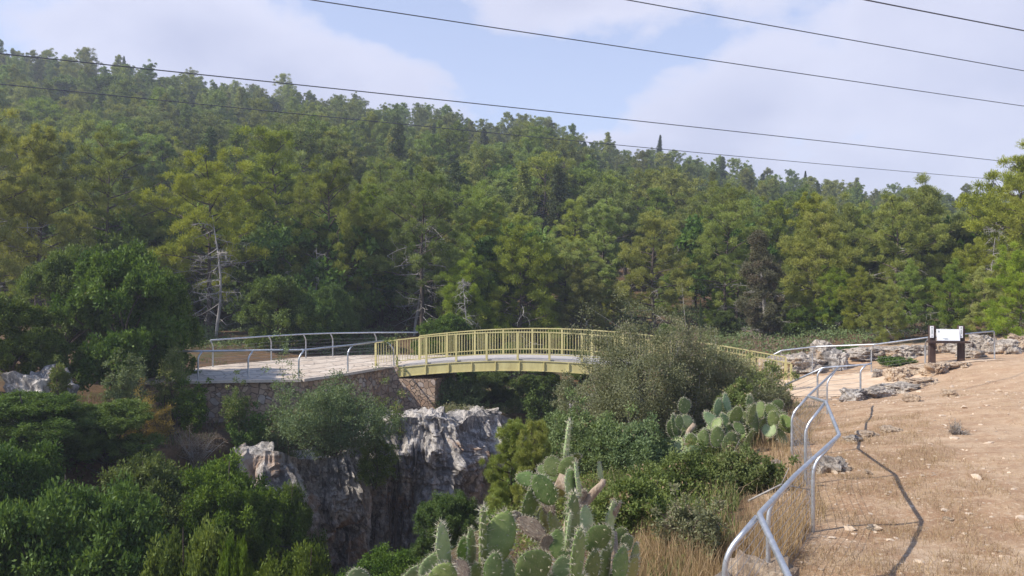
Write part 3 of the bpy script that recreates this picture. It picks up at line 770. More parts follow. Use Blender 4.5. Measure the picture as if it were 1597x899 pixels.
def tree_proto(kind, h, w, seed, nper, leaf, mat, dead=0, base=.3, barkmat='bark', nb=15):
    """returns (crown mesh, trunk mesh, dead-branch mesh or None)"""
    rng = np.random.default_rng(seed); tr = MB(); db = MB(); C = []; Rr = []
    lean = rng.normal(size=2)*h*.04
    tp = lambda t: Vector((lean[0]*t*t+.02*h*math.sin(t*5+seed), lean[1]*t*t+.015*h*math.sin(t*4+seed*2), h*t))
    rb = h*.014+.04
    tr.tube([tp(i/10)-(Vector((0, 0, 1.4)) if i == 0 else Vector()) for i in range(11)], [rb*(1.25-.25*min(1, i))*(1-.88*i/10) for i in range(11)], 8, False)
    if kind in ('pine', 'openpine', 'spire'):
        nl = int(34 if kind != 'spire' else 44)
        for k in range(nl):
            t = base+(1-base)*(k/(nl-1))**.9*.98; az = k*2.4+rng.random()*1.2; u = (t-base)/(1-base)
            if kind == 'spire': prof = (1-u)**.85*.95+.06
            elif kind == 'pine': prof = ((1-u)**.62)*(.55+.45*min(1, .35+u*3))*1.12+.09
            else: prof = (math.sin(math.pi*min(1, .20+.80*u))**.7)*.95+.12*(1-u) + .10
            L = w*.5*prof*(.55+.75*rng.random())
            a = tp(t); d = Vector((math.cos(az), math.sin(az), 0)); rise = (.10+.65*u) if kind != 'spire' else .05
            b = a + d*L + Vector((0, 0, L*rise*(.6+.8*rng.random())))
            pts = limb(tr, a, b, rb*.32*(1-u*.6)+.012, .012, rng, .2)
            nc = max(2, int(L/(.17*w)*3.4)) if kind != 'openpine' else max(2, int(L/(.17*w)*2.4))
            for j in range(nc):
                s = .38+.62*(j+.6)/nc; q = pts[min(5, int(s*5))].lerp(pts[min(5, int(s*5)+1)], s*5-int(s*5)) if s < 1 else b
                off = rng.normal(size=3)*w*.062*(1.3 if j < nc-1 else .3)
                q2 = Vector(q)+Vector(off)+Vector((0, 0, w*.03))
                if off.dot(off) > .05: limb(tr, q, q2, .014, .007, rng, .1, 2, 3)
                C.append(q2); Rr.append(w*(.036+.048*rng.random())*(.85 if kind == 'spire' else 1))
        C += [tp(1), tp(.975), tp(.95), tp(.92)]; Rr += [w*.035, w*.05, w*.065, w*.08]
    elif kind == 'cypress':
        for k in range(70):
            t = .06+.94*k/69; rr = w*.5*min(1, (1-t)*3.2)**.8*min(1, .5+t*3)
            az = k*2.4; C.append(tp(t)+Vector((math.cos(az), math.sin(az), 0))*rr*.55); Rr.append(max(.05, rr*.62))
    elif kind == 'greyconifer':
        for k in range(150):
            t = .08+.92*(k/149)**.95; u = t; prof = (1-u)**.62*(.75+.25*math.sin(u*19+seed))*min(1, .55+u*2); az = k*2.4+rng.random()
            rr = w*.5*prof*(.5+.6*rng.random()); q = tp(t)+Vector((math.cos(az)*rr, math.sin(az)*rr, -rr*.05))
            if k % 2 == 0: limb(tr, tp(t), q, .025, .008, rng, .1, 3, 4)
            C.append(q); Rr.append(w*.075*(.7+.6*rng.random()))
    else:  # broad-leaved, rounded and billowy
        blobs = []
        for k in range(nb):
            az = k*2.4; z = base+(1-base)*rng.random()**.8*.86; u = (z-base)/(1-base); rr = w*.5*(.25+.55*rng.random())*math.sin(math.pi*(.28+.62*u))
            blobs.append((Vector((math.cos(az)*rr, math.sin(az)*rr, h*z)), w*(.16+.10*rng.random())))
        blobs.append((Vector((0, 0, h*.78)), w*.24))
        for bc, br in blobs:
            limb(tr, tp(max(.12, min(.8, bc.z/h*.55))), bc, rb*.45, .02, rng, .12)
            for j in range(17):
                d = Vector(rng.normal(size=3)); d.normalize(); d.z = abs(d.z)*.9-.25*rng.random()
                q = bc+d*br*(.65+.4*rng.random())
                if j % 4 == 0: limb(tr, bc, q, .018, .006, rng, .1, 2, 3)
                C.append(q); Rr.append(br*(.17+.20*rng.random()))
    for k in range(dead):
        t = base*.35+(base+.35-base*.35)*rng.random(); az = rng.random()*6.28; L = w*(.25+.3*rng.random()); a = tp(t)
        b = a+Vector((math.cos(az)*L, math.sin(az)*L, L*(.1-.5*rng.random())))
        pts = limb(db, a, b, .032, .011, rng, .25)
        for j in range(7):
            q = pts[2+j % 4]; d = Vector(rng.normal(size=3)); d.z -= .2; d.normalize(); e = q+d*L*(.2+.25*rng.random()); pp = limb(db, q, e, .014, .006, rng, .3, 3, 3)
            limb(db, pp[2], pp[2]+Vector(rng.normal(size=3))*L*.10, .006, .003, rng, .2, 2, 3)
    fl = .78 if kind in ('pine', 'openpine') else 1.0
    V, f, tint = leaves(np.array([tuple(c) for c in C]), nper, Rr, leaf[0], leaf[1], rng, .75 if 'pine' in kind else .15, .05, fl)
    cm = mesh_np(kind+'_crown', V, f, M[mat], False, tint)
    def mk(mb, nm, mt):
        me = bpy.data.meshes.new(nm); me.from_pydata([tuple(v) for v in mb.V], [], mb.q+mb.n); me.update(); me.polygons.foreach_set('use_smooth', [True]*len(me.polygons)); me.materials.append(M[mt]); return me
    return cm, mk(tr, 'trunk', barkmat), (mk(db, 'dead_branches', 'bark_grey') if dead else None)

def plant(proto, name, label, cat, x, y, scale=1.0, rz=0.0, group=None, z=None, zs=1.0, parts=('crown', 'trunk', 'dead_branches'), sink=.05):
    r = empty(name, (x, y, (gz(x, y) if z is None else z)-sink), rz); r.scale = (scale, scale, scale*zs); tag(r, label, cat, group)
    for me, nm in zip(proto, parts):
        if me is not None: link(nm, me, r)
    return r

rs = random.Random(7)
# far pines (seen from 60-200 m)
FARP = [tree_proto('pine', 10, w_, s, 90, (.29, .060), 'pine', dead=6, base=.2) for s, w_ in ((1, 3.9), (2, 4.6), (3, 5.2), (4, 4.2), (5, 5.4))]
FARO = [tree_proto('openpine', 10.5, 5.6, s, 100, (.29, .060), 'pine', dead=10, base=.33) for s in (11, 12)]
SPIRE = [tree_proto('spire', 10, 3.4, s, 60, (.30, .08), mt_, base=.08) for s, mt_ in ((21, 'cypress'), (22, 'pine'), (23, 'pine'))]
CYP = tree_proto('cypress', 8, 1.15, 31, 110, (.16, .07), 'cypress')
FAROAK = [tree_proto('broad', 5.5, 6.2, s, 60, (.26, .15), 'oak', base=.2) for s in (41, 42)]
# nearer pines (30-60 m)
NEARP = [tree_proto('pine', 10, w_, s, 330, (.18, .030), 'pine_near', dead=9, base=.2) for s, w_ in ((51, 4.6), (52, 5.6), (53, 5.0), (54, 4.2))]
NEARO = [tree_proto('openpine', 10, 6.0, s, 360, (.18, .030), 'pine_near', dead=16, base=.30) for s in (61, 62)]
LOWP = [tree_proto('pine', 8, 6.2, s, 360, (.18, .030), 'pine_near', dead=7, base=.05) for s in (56, 57)]
GREYC = tree_proto('greyconifer', 9, 4.4, 71, 420, (.13, .045), 'greyconifer', dead=14, base=.15, barkmat='bark_grey')
OAK = [tree_proto('broad', 5, 5.6, s, 240, (.135, .072), 'oak', base=.10) for s in (81, 82, 83)]
PITO = [tree_proto('broad', 9, 6, s, 230, (.125, .060), 'oak', base=.3, nb=30) for s in (84, 85, 86)]

def snag_proto(h, seed, n):
    rng = np.random.default_rng(seed); tr = MB(); tp = lambda t: Vector((.05*h*math.sin(t*3+seed), .03*h*math.sin(t*4), h*t))
    tr.tube([tp(i/10)-(Vector((0, 0, .6)) if i == 0 else Vector()) for i in range(11)], [.085*(1-.9*i/10)+.010 for i in range(11)], 8, False); db = MB()
    for k in range(n):
        t = .28+.7*rng.random(); az = rng.random()*6.28; L = h*(.10+.17*rng.random())*(1.15-t*.5); a = tp(t); b = a+Vector((math.cos(az)*L, math.sin(az)*L, L*rng.uniform(-.75, .3)))
        pts = limb(db, a, b, .030, .011, rng, .3)
        for j in range(9):
            q = pts[2+j % 4]; e = q+Vector(rng.normal(size=3)).normalized()*L*rng.uniform(.2, .45)+Vector((0, 0, -.1*L)); pp = limb(db, q, e, .012, .006, rng, .3, 3, 3)
            limb(db, pp[2], pp[2]+Vector(rng.normal(size=3))*L*.09, .007, .005, rng, .2, 2, 3)
    out = []
    for mb, nm in ((db, 'branches'), (tr, 'trunk')):
        me = bpy.data.meshes.new(nm); me.from_pydata([tuple(v) for v in mb.V], [], mb.q+mb.n); me.update(); me.materials.append(M['bark_grey']); out.append(me)
    return out
SNAG = [snag_proto(8, s, n) for s, n in ((5, 34), (6, 28))]
# ---- the hillside wood: jittered rows, nearest 290 pines are things, the rest one mass
spots = []
d = 50.0
while d < 205:
    sp = 4.3+1.0*smooth_fn(60, 140, d)
    x = -d*.80 - 4 + rs.random()*sp
    while x < d*.80+4:
        spots.append((x+rs.uniform(-.4, .4)*sp, d+rs.uniform(-.45, .45)*sp, rs.random())); x += sp
    d += sp*.95
# clearings where bare earth shows
def clear(x, y):
    px = x/y*F+798.5
    if 950 < px < 1075 and 50 < y < 64: return True
    if 862 < px < 884 and 70 < y < 100: return True
    return False
spots = [s for s in spots if not clear(s[0], s[1])]
pines = []; count = dict(oak=0, spire=0)
for x, y, q in spots:
    px = x/y*F+798.5
    dens = float(fbm(x/30, y/30, 77, 2))
    if q < .12 and y > 60: kind = 'spire'
    elif q < (.17 if px > 500 else .27) and y < 190: kind = 'oak'
    else: kind = 'pine'
    pines.append((y, x, kind, q))
pines.sort()
npine = 0; farpts = []
def cap(x, y, h0, s):
    """no tree on the slope stands above the wood's own outline"""
    px = x/y*F+798.5; row = np.interp(px, RIDGE_PX, RIDGE_TOP)-8+(14 if y < 125 else 0)+rs.random()**1.4*66*(1 if y < 150 else .6)-(rs.uniform(8, 26) if y > 140 and rs.random() < .22 else 0)
    return max(.32, min(s, ((HY-row)/F*y-gz(x, y))/h0))
def where(x, y):
    px = x/y*F+798.5; a = ['past the left edge', 'at the far left', 'above the left end of the platform', 'above the right end of the platform', 'above the left half of the footbridge', 'above the right half of the footbridge', 'above the end of the footbridge', 'above the far railing', 'above the information board', 'past the right edge'][int(np.searchsorted([0, 200, 400, 600, 790, 980, 1190, 1400, 1600], px))]
    return a, ['at the slope foot', 'low on the slope', 'halfway up the slope', 'high on the slope', 'near the ridge'][int(np.searchsorted([64, 82, 110, 145], y))]
for y, x, kind, q in pines:
    wa, wb = where(x, y)
    rzv = rs.random()*6.28; px = x/y*F+798.5
    if kind == 'spire':
        plant(rs.choice(SPIRE), 'conifer_tree', 'narrow pointed conifer %s, %s' % (wb, wa), 'conifer', x, y, cap(x, y, 10, rs.uniform(.75, 1.15)), rzv, 'narrow conifers on the hillside')
    elif kind == 'oak':
        plant(rs.choice(FAROAK), 'broadleaf_tree', 'low rounded leafy tree %s, %s' % (wb, wa), 'tree', x, y, cap(x, y, 5.5, rs.uniform(.8, 1.3)), rzv, 'broad-leaved trees on the hillside')
    else:
        s = cap(x, y, 10.8, rs.uniform(.78, 1.12) if y > 68 else rs.uniform(.55, .95)); npine += 1
        if npine <= 285:
            pr = rs.choice(FARP+FARO) if y > 66 else rs.choice(NEARP+NEARO)
            form = 'loose open pine' if pr in FARO or pr in NEARO else 'full pointed pine'
            plant(pr, 'pine_tree', '%s %s, %s' % (form, wb, wa), 'pine tree', x, y, s, rzv, 'pines of the wood beyond the footbridge', zs=rs.uniform(.85, 1.0))
        else: farpts.append((x, y, gz(x, y)-.05, s*1.03, rzv, rs.randrange(5)))

def instancer(name, pts, protos, label):
    """one object, geometry nodes: a copy of one crown on every point"""
    me = bpy.data.meshes.new(name); me.from_pydata([p[:3] for p in pts], [], [])
    for nm, i, ty in (('sc', 3, 'FLOAT'), ('rot', 4, 'FLOAT')):
        a = me.attributes.new(nm, ty, 'POINT'); a.data.foreach_set('value', [p[i] for p in pts])
    a = me.attributes.new('var', 'INT', 'POINT'); a.data.foreach_set('value', [p[5] for p in pts])
    o = link(name, me); ng = bpy.data.node_groups.new(name, 'GeometryNodeTree')
    ng.interface.new_socket('Geometry', in_out='INPUT', socket_type='NodeSocketGeometry'); ng.interface.new_socket('Geometry', in_out='OUTPUT', socket_type='NodeSocketGeometry')
    N = ng.nodes; L = ng.links; gi = N.new('NodeGroupInput'); go = N.new('NodeGroupOutput'); jn = N.new('GeometryNodeJoinGeometry')
    def at(nm, ty):
        n = N.new('GeometryNodeInputNamedAttribute'); n.data_type = ty; n.inputs[0].default_value = nm; return n.outputs[0]
    cb = N.new('ShaderNodeCombineXYZ'); L.new(at('rot', 'FLOAT'), cb.inputs[2])
    var = at('var', 'INT')
    for k, src in enumerate(protos):
        oi = N.new('GeometryNodeObjectInfo'); oi.transform_space = 'ORIGINAL'; oi.inputs['As Instance'].default_value = True; oi.inputs[0].default_value = src
        ip = N.new('GeometryNodeInstanceOnPoints'); cmp_ = N.new('FunctionNodeCompare'); cmp_.data_type = 'INT'; cmp_.operation = 'EQUAL'
        L.new(var, cmp_.inputs[2]); cmp_.inputs[3].default_value = k
        L.new(gi.outputs[0], ip.inputs['Points']); L.new(cmp_.outputs[0], ip.inputs['Selection']); L.new(oi.outputs['Geometry'], ip.inputs['Instance'])
        L.new(cb.outputs[0], ip.inputs['Rotation']); L.new(at('sc', 'FLOAT'), ip.inputs['Scale']); L.new(ip.outputs[0], jn.inputs[0])
    L.new(jn.outputs[0], go.inputs[0])
    md = o.modifiers.new('scatter', 'NODES'); md.node_group = ng
    return tag(o, label, None, None, 'stuff')
srcs = []
for pr in FARP:
    srcs.append(next(o for o in bpy.data.objects if o.type == 'MESH' and o.data == pr[0]))
if farpts: instancer('pine_wood', farpts, srcs, 'mass of farther pines covering the upper hillside up to the ridge')
print('PINES', npine, 'FAR', len(farpts), 'SPOTS', len(spots))

# ---- placed trees: (px, top row, D, height factor by top)
def at_top(proto, name, label, cat, px, pytop, d, h0, rzv=0.0, ztop=None, mins=.3, group=None, wf=1.0):
    """tree whose foot stands on the ground at that bearing and whose top reaches row pytop"""
    x = (px-798.5)/F*d; g = gz(x, d); top = (HY-pytop)/F*d; s = max(mins, (top-g)/h0)
    r = plant(proto, name, label, cat, x, d, s, rzv, group)
    r.scale = (s*wf, s*wf, s); return r
C_ = [
 (1028, 213, 176, 'slender cypress spire standing out on the skyline right of centre'),
 (1256, 268, 168, 'lone slender cypress tip above the trees at the right part of the skyline'),
 (192, 88, 172, 'slender cypress spire on the skyline at the left'),
 (282, 132, 168, 'short cypress spire on the left slope below the skyline'),
 (25, 84, 172, 'slender cypress beside the big pine at the left end of the skyline'),
 (1092, 488, 44, 'young slender cypress in the shade behind the right half of the footbridge'),
 (262, 205, 120, 'dark cypress in the middle of the left hillside')]
for px, py, d_, lab in C_:
    at_top(CYP, 'cypress_tree', lab, 'cypress', px, py, d_, 8, rs.random()*6, wf=.9 if d_ > 60 else .5)
for px, py, d_, lab in [(950, 208, 165, 'pointed conifer with open tiers on the skyline left of the cypress spire'), (1124, 243, 165, 'pointed conifer on the skyline right of the cypress spire'), (896, 193, 160, 'dense dark conifer on the skyline beside the notch'), (180, 86, 165, 'thin pointed conifer on the skyline next to the left cypress spire')]:
    at_top(rs.choice(SPIRE), 'conifer_tree', lab, 'conifer', px, py, d_, 10, rs.random()*6)
at_top(FARP[0], 'pine_tree', 'dark round-headed pine on the skyline at the left edge', 'pine tree', -5, 62, 165, 10, 1)
at_top(FARP[2], 'pine_tree', 'broad pine on the skyline just right of the left edge', 'pine tree', 68, 78, 168, 10, 2)
at_top(FARO[1], 'pine_tree', 'leaning open-headed pine on the skyline just left of the notch', 'pine tree', 852, 188, 160, 10.5, 2)

for px, py, d_, k, wf_, lab in [(655, 338, 47.5, 0, 1.2, 'pale dead pine with drooping bare branches behind the left end of the footbridge'), (336, 335, 44.5, 1, 1.2, 'leaning grey dead tree with hanging branches behind the platform'), (490, 385, 46, 1, .8, 'short dead grey tree in front of the yellow-green pine'), (725, 432, 42, 0, .7, 'pale dead branches poking out behind the middle of the footbridge'), (1345, 470, 41, 1, .7, 'small bare grey tree at the edge of the wood behind the far railing'), (1548, 345, 40, 0, .7, 'pale bare tree among the pines at the right edge')]:
    r_ = plant(SNAG[k], 'dead_tree', lab, 'dead tree', (px-798.5)/F*d_, d_, 1, rs.random()*6, None, parts=('branches', 'trunk'))
    s_ = ((HY-py)/F*d_-gz((px-798.5)/F*d_, d_))/8; r_.scale = (s_*wf_, s_*wf_, s_)
near = [  # px, top, D, proto, label
 (60, 215, 44, NEARP[0], 'tall dark pine at the left edge behind the broad-leaved trees'),
 (-40, 190, 40, NEARP[1], 'pine cut by the left edge of the picture'),
 (160, 235, 50, NEARO[0], 'open pine behind the large broad-leaved tree at the left'),
 (330, 265, 46, NEARO[1], 'half bare pine with drooping grey dead branches left of centre'),
 (430, 215, 56, NEARP[2], 'tall full pine rising left of centre behind the platform'),
 (505, 275, 48, NEARO[0], 'yellow-green pine with bare lower twigs behind the platform'),
 (590, 300, 52, NEARP[0], 'pine behind the left end of the footbridge'),
 (655, 290, 47, NEARO[1], 'pine with a pale bare trunk and dead branches behind the left half of the footbridge'),
 (735, 300, 54, NEARP[1], 'bushy pine behind the middle of the footbridge'),
 (810, 365, 46, LOWP[0], 'spreading light green pine just behind the middle of the footbridge'),
 (905, 420, 47, LOWP[0], 'low light green pine behind the right half of the footbridge'),
 (730, 415, 45, LOWP[1], 'short bright pine leaning over the middle of the footbridge'),
 (1000, 375, 66, NEARP[1], 'pine above the patch of bare red earth'),
 (1085, 385, 60, NEARP[2], 'dark pine left of the grey conifer'),
 (1270, 345, 44, LOWP[0], 'broad yellow-green pine just right of the grey conifer'),
 (1330, 330, 52, LOWP[0], 'pine behind the bend of the far railing'),
 (1395, 318, 47, NEARO[0], 'pine with a dark bare inside behind the far railing'),
 (1455, 306, 50, LOWP[0], 'tall pine rising behind the information board'),
 (1590, 262, 44, LOWP[0], 'tallest pine at the right edge, its top against the sky'),
 (1630, 290, 38, NEARO[1], 'pine cut by the right edge of the picture'),
 (1520, 390, 41, LOWP[1], 'lower pine right of the information board'),
 (1345, 430, 40, LOWP[0], 'low bright pine standing close behind the far railing'),
 (1425, 420, 39, LOWP[0], 'small pine directly behind the information board'),
 (1590, 400, 34, LOWP[0], 'low pine at the right edge beyond the rocks'),
]
for px, py, d_, pr, lab in near:
    at_top(pr, 'pine_tree', lab, 'pine tree', px, py, d_, 8 if pr in LOWP else 10, rs.random()*6)
at_top(GREYC, 'grey_conifer', 'tall grey-green conifer with a bare pointed top right of the footbridge', 'conifer', 1190, 362, 42, 9, 1.0, wf=1.35)

# broad-leaved trees: behind the platform and down in the ravine
oaks = [
 (190, 388, 29, 1, .78, 'large glossy broad-leaved tree at the left, lit on its top'),
 (105, 400, 31, 0, .7, 'broad-leaved tree behind the left edge of the large glossy one'),
 (255, 425, 31, 2, .62, 'broad-leaved tree at the right shoulder of the large glossy one'),
 (435, 432, 41, 2, 1.0, 'round dark broad-leaved tree behind the left part of the platform'),
 (520, 450, 42, 0, .8, 'smaller dark broad-leaved tree behind the middle of the platform'),
 (20, 470, 26, 0, 1, 'shaded broad-leaved tree at the left edge above the rocks'),
 (700, 492, 41, 1, 1.2, 'low wide rounded bush-like tree just behind the left half of the footbridge'),
]
pit_trees = [
 (125, 742, 15.5, 1, 270, 'sunlit broad-leaved treetop at the bottom left corner'),
 (215, 722, 20, 2, 200, 'broad-leaved treetop in the middle of the lower left ravine'),
 (345, 716, 20.5, 0, 190, 'broad-leaved treetop against the left end of the cliff'),
 (30, 690, 19, 2, 200, 'dark broad-leaved treetop at the left edge low in the ravine'),
 (275, 738, 22, 0, 120, 'light broad-leaved treetop under the orange soil bank'),
 (440, 752, 22, 1, 110, 'shaded broad-leaved tree at the foot of the pale knob'),
 (300, 815, 13.5, 0, 190, 'small bright treetop at the bottom of the lower left ravine'),
 (600, 856, 19, 2, 150, 'dark green treetop low in the ravine in front of the cliff'),
 (460, 850, 16, 1, 170, 'shaded treetop at the bottom of the ravine left of the cacti'),
 (700, 905, 18, 0, 100, 'dark treetop deep in the ravine behind the tall cactus pads'),
 (45, 655, 22, 1, 170, 'shaded broad-leaved tree below the left rocks'),
 (165, 695, 23, 2, 140, 'dark rounded broad-leaved tree under the rusty bush'),
 (375, 845, 12.5, 2, 70, 'small leafy sapling at the bottom of the ravine'),
 (-40, 760, 15, 0, 240, 'treetop cut by the left edge at the bottom of the picture'),
]
for px, py, d_, k, wpx, lab in pit_trees:
    x = (px-798.5)/F*d_; s_ = max(.3, ((HY-py)/F*d_-gz(x, d_))/9)
    at_top(PITO[k], 'broadleaf_tree', lab, 'tree', px, py, d_, 9, rs.random()*6, wf=wpx/F*d_/(5.2*s_))
for px, py, d_, k, wf, lab in oaks:
    at_top(OAK[k], 'broadleaf_tree', lab, 'tree', px, py, d_, 5, rs.random()*6, wf=wf)

# ------------------------------------------------------------------ shrubs
def shrub(name, label, cat, px, py_top, py_bot, wpx, d_, mat, n, leaf, seed, dens=.4, stems=14, shape='dome', stemmat='bark', up=.25, depth=1.0, zfoot=None):
    rng = np.random.default_rng(seed); x = (px-798.5)/F*d_
    g = gz(x, d_) if zfoot is None else zfoot
    top = (HY-py_top)/F*d_; zb = max(g, (HY-py_bot)/F*d_-.1); h = max(.25, top-g); w = wpx/F*d_
    foot = g
    r = tag(empty(name, (x, d_, g-.03)), label, cat)
    k = int(90*dens*4); C = []
    lo = max(0, (zb-g))/h
    while len(C) < k:
        v = rng.uniform(-1, 1, 3); rad = np.linalg.norm(v)
        if rad > 1 or rad < .45: continue
        a = math.atan2(v[1], v[0]); ru = .78+.22*math.sin(a*3+seed)+.12*math.sin(a*7+seed*2)
        z = lo+(1-lo)*(v[2]*.5+.5)
        C.append((v[0]*w*.5*ru*(1.0 if shape == 'dome' else 1.1), v[1]*w*.5*ru*depth, h*z*(.86+.14*math.sin(a*2+seed*3))))
    C = np.array(C); rag = np.where(rng.random(k) < .22, 1+.38*rng.random(k), 1.0); C = C*np.stack([rag, rag, rag], -1); cr = (w*h*w)**(1/3)*.085
    V, f, t = leaves(C, max(4, n//k), cr*(.7+.6*rng.random(k)), leaf[0], leaf[1], rng, up, .05, .9)
    link('foliage', mesh_np('foliage', V, f, M[mat], False, t), r)
    mb = MB(); sel = rng.choice(k, min(k, stems*5), replace=False)
    for i, c in enumerate(C[sel]):
        if i < stems: limb(mb, (rng.normal()*w*.04, rng.normal()*w*.04, -.1), c*1.03, .012+.012*h*.4, .004, rng, .18, 4, 4)
        else:
            b = C[sel[i % stems]]*.6; limb(mb, b, c*1.05, .009, .003, rng, .2, 3, 3)
    o = mb.build('stems', M[stemmat], r, True)
    return r
LF = (.055, .024)
shrub('olive_bush', 'large grey-green olive-like bush covering the right half of the footbridge', 'bush', 1000, 494, 700, 235, 20.5, 'olive', 85000, (.056, .025), 1, 1.3, 34, stemmat='bark_grey')
shrub('olive_bush', 'grey-green bush with dry twigs between the big bush and the far cactus', 'bush', 1115, 530, 690, 165, 21.5, 'olive', 46000, (.056, .025), 2, .9, 28, stemmat='bark_grey')
shrub('olive_bush', 'right-hand end of the grey-green bushes under the footbridge end', 'bush', 1185, 560, 650, 90, 24, 'ivy', 14000, (.06, .03), 3, .5, 14, stemmat='bark_grey')
shrub('olive_bush', 'thin twiggy upright bush rising above the footbridge rail', 'bush', 1063, 487, 600, 70, 21, 'olive', 6000, (.05, .02), 4, .3, 18, stemmat='bark_grey')
shrub('shrub', 'bluish green leafy shrub at the ravine edge below the big bush', 'shrub', 920, 640, 780, 170, 15.2, 'sage', 34000, (.055, .026), 5, .8, 14)
shrub('shrub', 'bluish green shrub left of the far cactus', 'shrub', 990, 660, 790, 130, 14.4, 'sage', 22000, (.055, .026), 6, .7, 12)
shrub('shrub', 'olive-brown shrub at the left flank of the big bush', 'shrub', 895, 590, 690, 80, 23, 'olive', 14000, (.06, .028), 7, .5, 12)
shrub('shrub', 'dense green shrub in front of the retaining wall, filling the left of the abutment', 'shrub', 520, 592, 712, 185, 26.5, 'sage', 36000, (.075, .034), 8, .9, 24, zfoot=-5.6)
shrub('shrub', 'grey-green bush under the left end of the footbridge beside the abutment', 'shrub', 716, 580, 645, 88, 34.6, 'sage', 11000, (.10, .045), 9, .5, 10)
shrub('shrub', 'dark olive bush in the shade under the middle of the footbridge', 'shrub', 805, 622, 680, 80, 35, 'ivy', 8000, (.10, .045), 10, .4, 10)
shrub('shrub', 'bush in the shade under the right half of the footbridge', 'shrub', 862, 585, 680, 80, 33, 'oak', 10000, (.10, .045), 11, .4, 10)
shrub('shrub', 'yellow-green sapling in front of the retaining wall', 'shrub', 367, 595, 650, 44, 27.3, 'ivy', 5000, (.07, .03), 12, .3, 8)
shrub('shrub', 'leafy green shrub covering the retaining wall left of the dense shrub', 'shrub', 442, 600, 690, 70, 27.8, 'sage', 12000, (.075, .034), 33, .6, 12)
shrub('shrub', 'low yellow-green shrub on the cliff rim beside the abutment foot', 'shrub', 607, 632, 672, 50, 29.6, 'ivy', 7000, (.075, .034), 34, .5, 10)
shrub('shrub', 'small green shrub below the yellow-green sapling', 'shrub', 385, 640, 690, 70, 27.4, 'oak', 7000, (.08, .04), 13, .3, 8)
shrub('shrub', 'rusty orange bush on the shaded bank left of the platform', 'bush', 225, 612, 690, 90, 25, 'orange', 11000, (.07, .02), 14, .5, 16)
shrub('shrub', 'grey-green sapling left of the rusty bush', 'shrub', 195, 545, 640, 70, 26, 'sage', 6000, (.08, .04), 15, .3, 8)
shrub('shrub', 'light green bush at the left end of the platform railing', 'shrub', 270, 535, 640, 60, 28, 'ivy', 7000, (.08, .035), 16, .3, 10)
shrub('shrub', 'dark bush left of the retaining wall', 'shrub', 300, 590, 670, 60, 27.5, 'oak', 7000, (.08, .04), 17, .4, 10)
shrub('shrub', 'small shrub growing on the left rock outcrop', 'shrub', 92, 562, 620, 36, 24.5, 'ivy', 3500, (.08, .035), 18, .3, 8, zfoot=P(92, 612, 24.5).z)
shrub('dead_shrub', 'dry brown leafless shrub on the orange soil bank', 'shrub', 305, 668, 712, 90, 25.9, 'drybrush', 5000, (.09, .008), 19, .3, 40, stemmat='bark_grey')
shrub('shrub', 'dark creeper hanging over the cliff below the green shrub', 'shrub', 585, 655, 760, 70, 27.6, 'oak', 12000, (.07, .035), 20, .5, 10, zfoot=-7.0)
shrub('shrub', 'fresh green shrub on the slope below the far cactus', 'shrub', 1075, 705, 800, 170, 11.8, 'ivy', 30000, (.045, .024), 21, .8, 16)
shrub('shrub', 'fresh green shrub above the dry grass near the foreground railing', 'shrub', 1165, 700, 790, 110, 11.5, 'ivy', 16000, (.045, .024), 22, .6, 14)
shrub('shrub', 'low green shrub between the foreground cacti and the slope', 'shrub', 990, 735, 840, 150, 9.6, 'ivy', 24000, (.042, .022), 23, .7, 16)
shrub('shrub', 'low green shrub right behind the foreground cacti', 'shrub', 1080, 775, 850, 110, 8.6, 'olive', 10000, (.04, .018), 24, .5, 16)
shrub('shrub', 'green bush on the right shoulder of the far cactus', 'shrub', 1150, 590, 660, 80, 18.5, 'ivy', 14000, (.055, .028), 25, .5, 12)
shrub('shrub', 'sparse bush by the path railing posts', 'shrub', 1222, 592, 640, 32, 22, 'olive', 3000, (.05, .02), 26, .3, 12)
shrub('shrub', 'small dark bush among the rocks behind the far railing', 'shrub', 1320, 548, 572, 60, 36, 'oak', 5000, (.1, .05), 27, .3, 8)
shrub('shrub', 'low green bush on the rocks left of the information board', 'shrub', 1395, 556, 580, 60, 32.2, 'oak', 5000, (.08, .04), 28, .3, 8)
shrub('shrub', 'dry bare bush lying on the dirt slope at the right', 'shrub', 1492, 655, 676, 36, 15, 'drybrush', 700, (.06, .006), 29, .2, 26, stemmat='bark_grey')
# bright pine sapling in the ravine
sp_ = tree_proto('pine', 4.5, 3.2, 91, 300, (.17, .018), 'sapling', base=.08)
at_top(sp_, 'pine_sapling', 'bright yellow-green young pine behind the foreground cacti', 'pine tree', 800, 742, 12.2, 4.5, .5, wf=.8)
at_top(sp_, 'pine_sapling', 'smaller yellow-green young pine just behind the withered cactus pad', 'pine tree', 838, 772, 11.4, 4.6, 2.5, wf=.6)
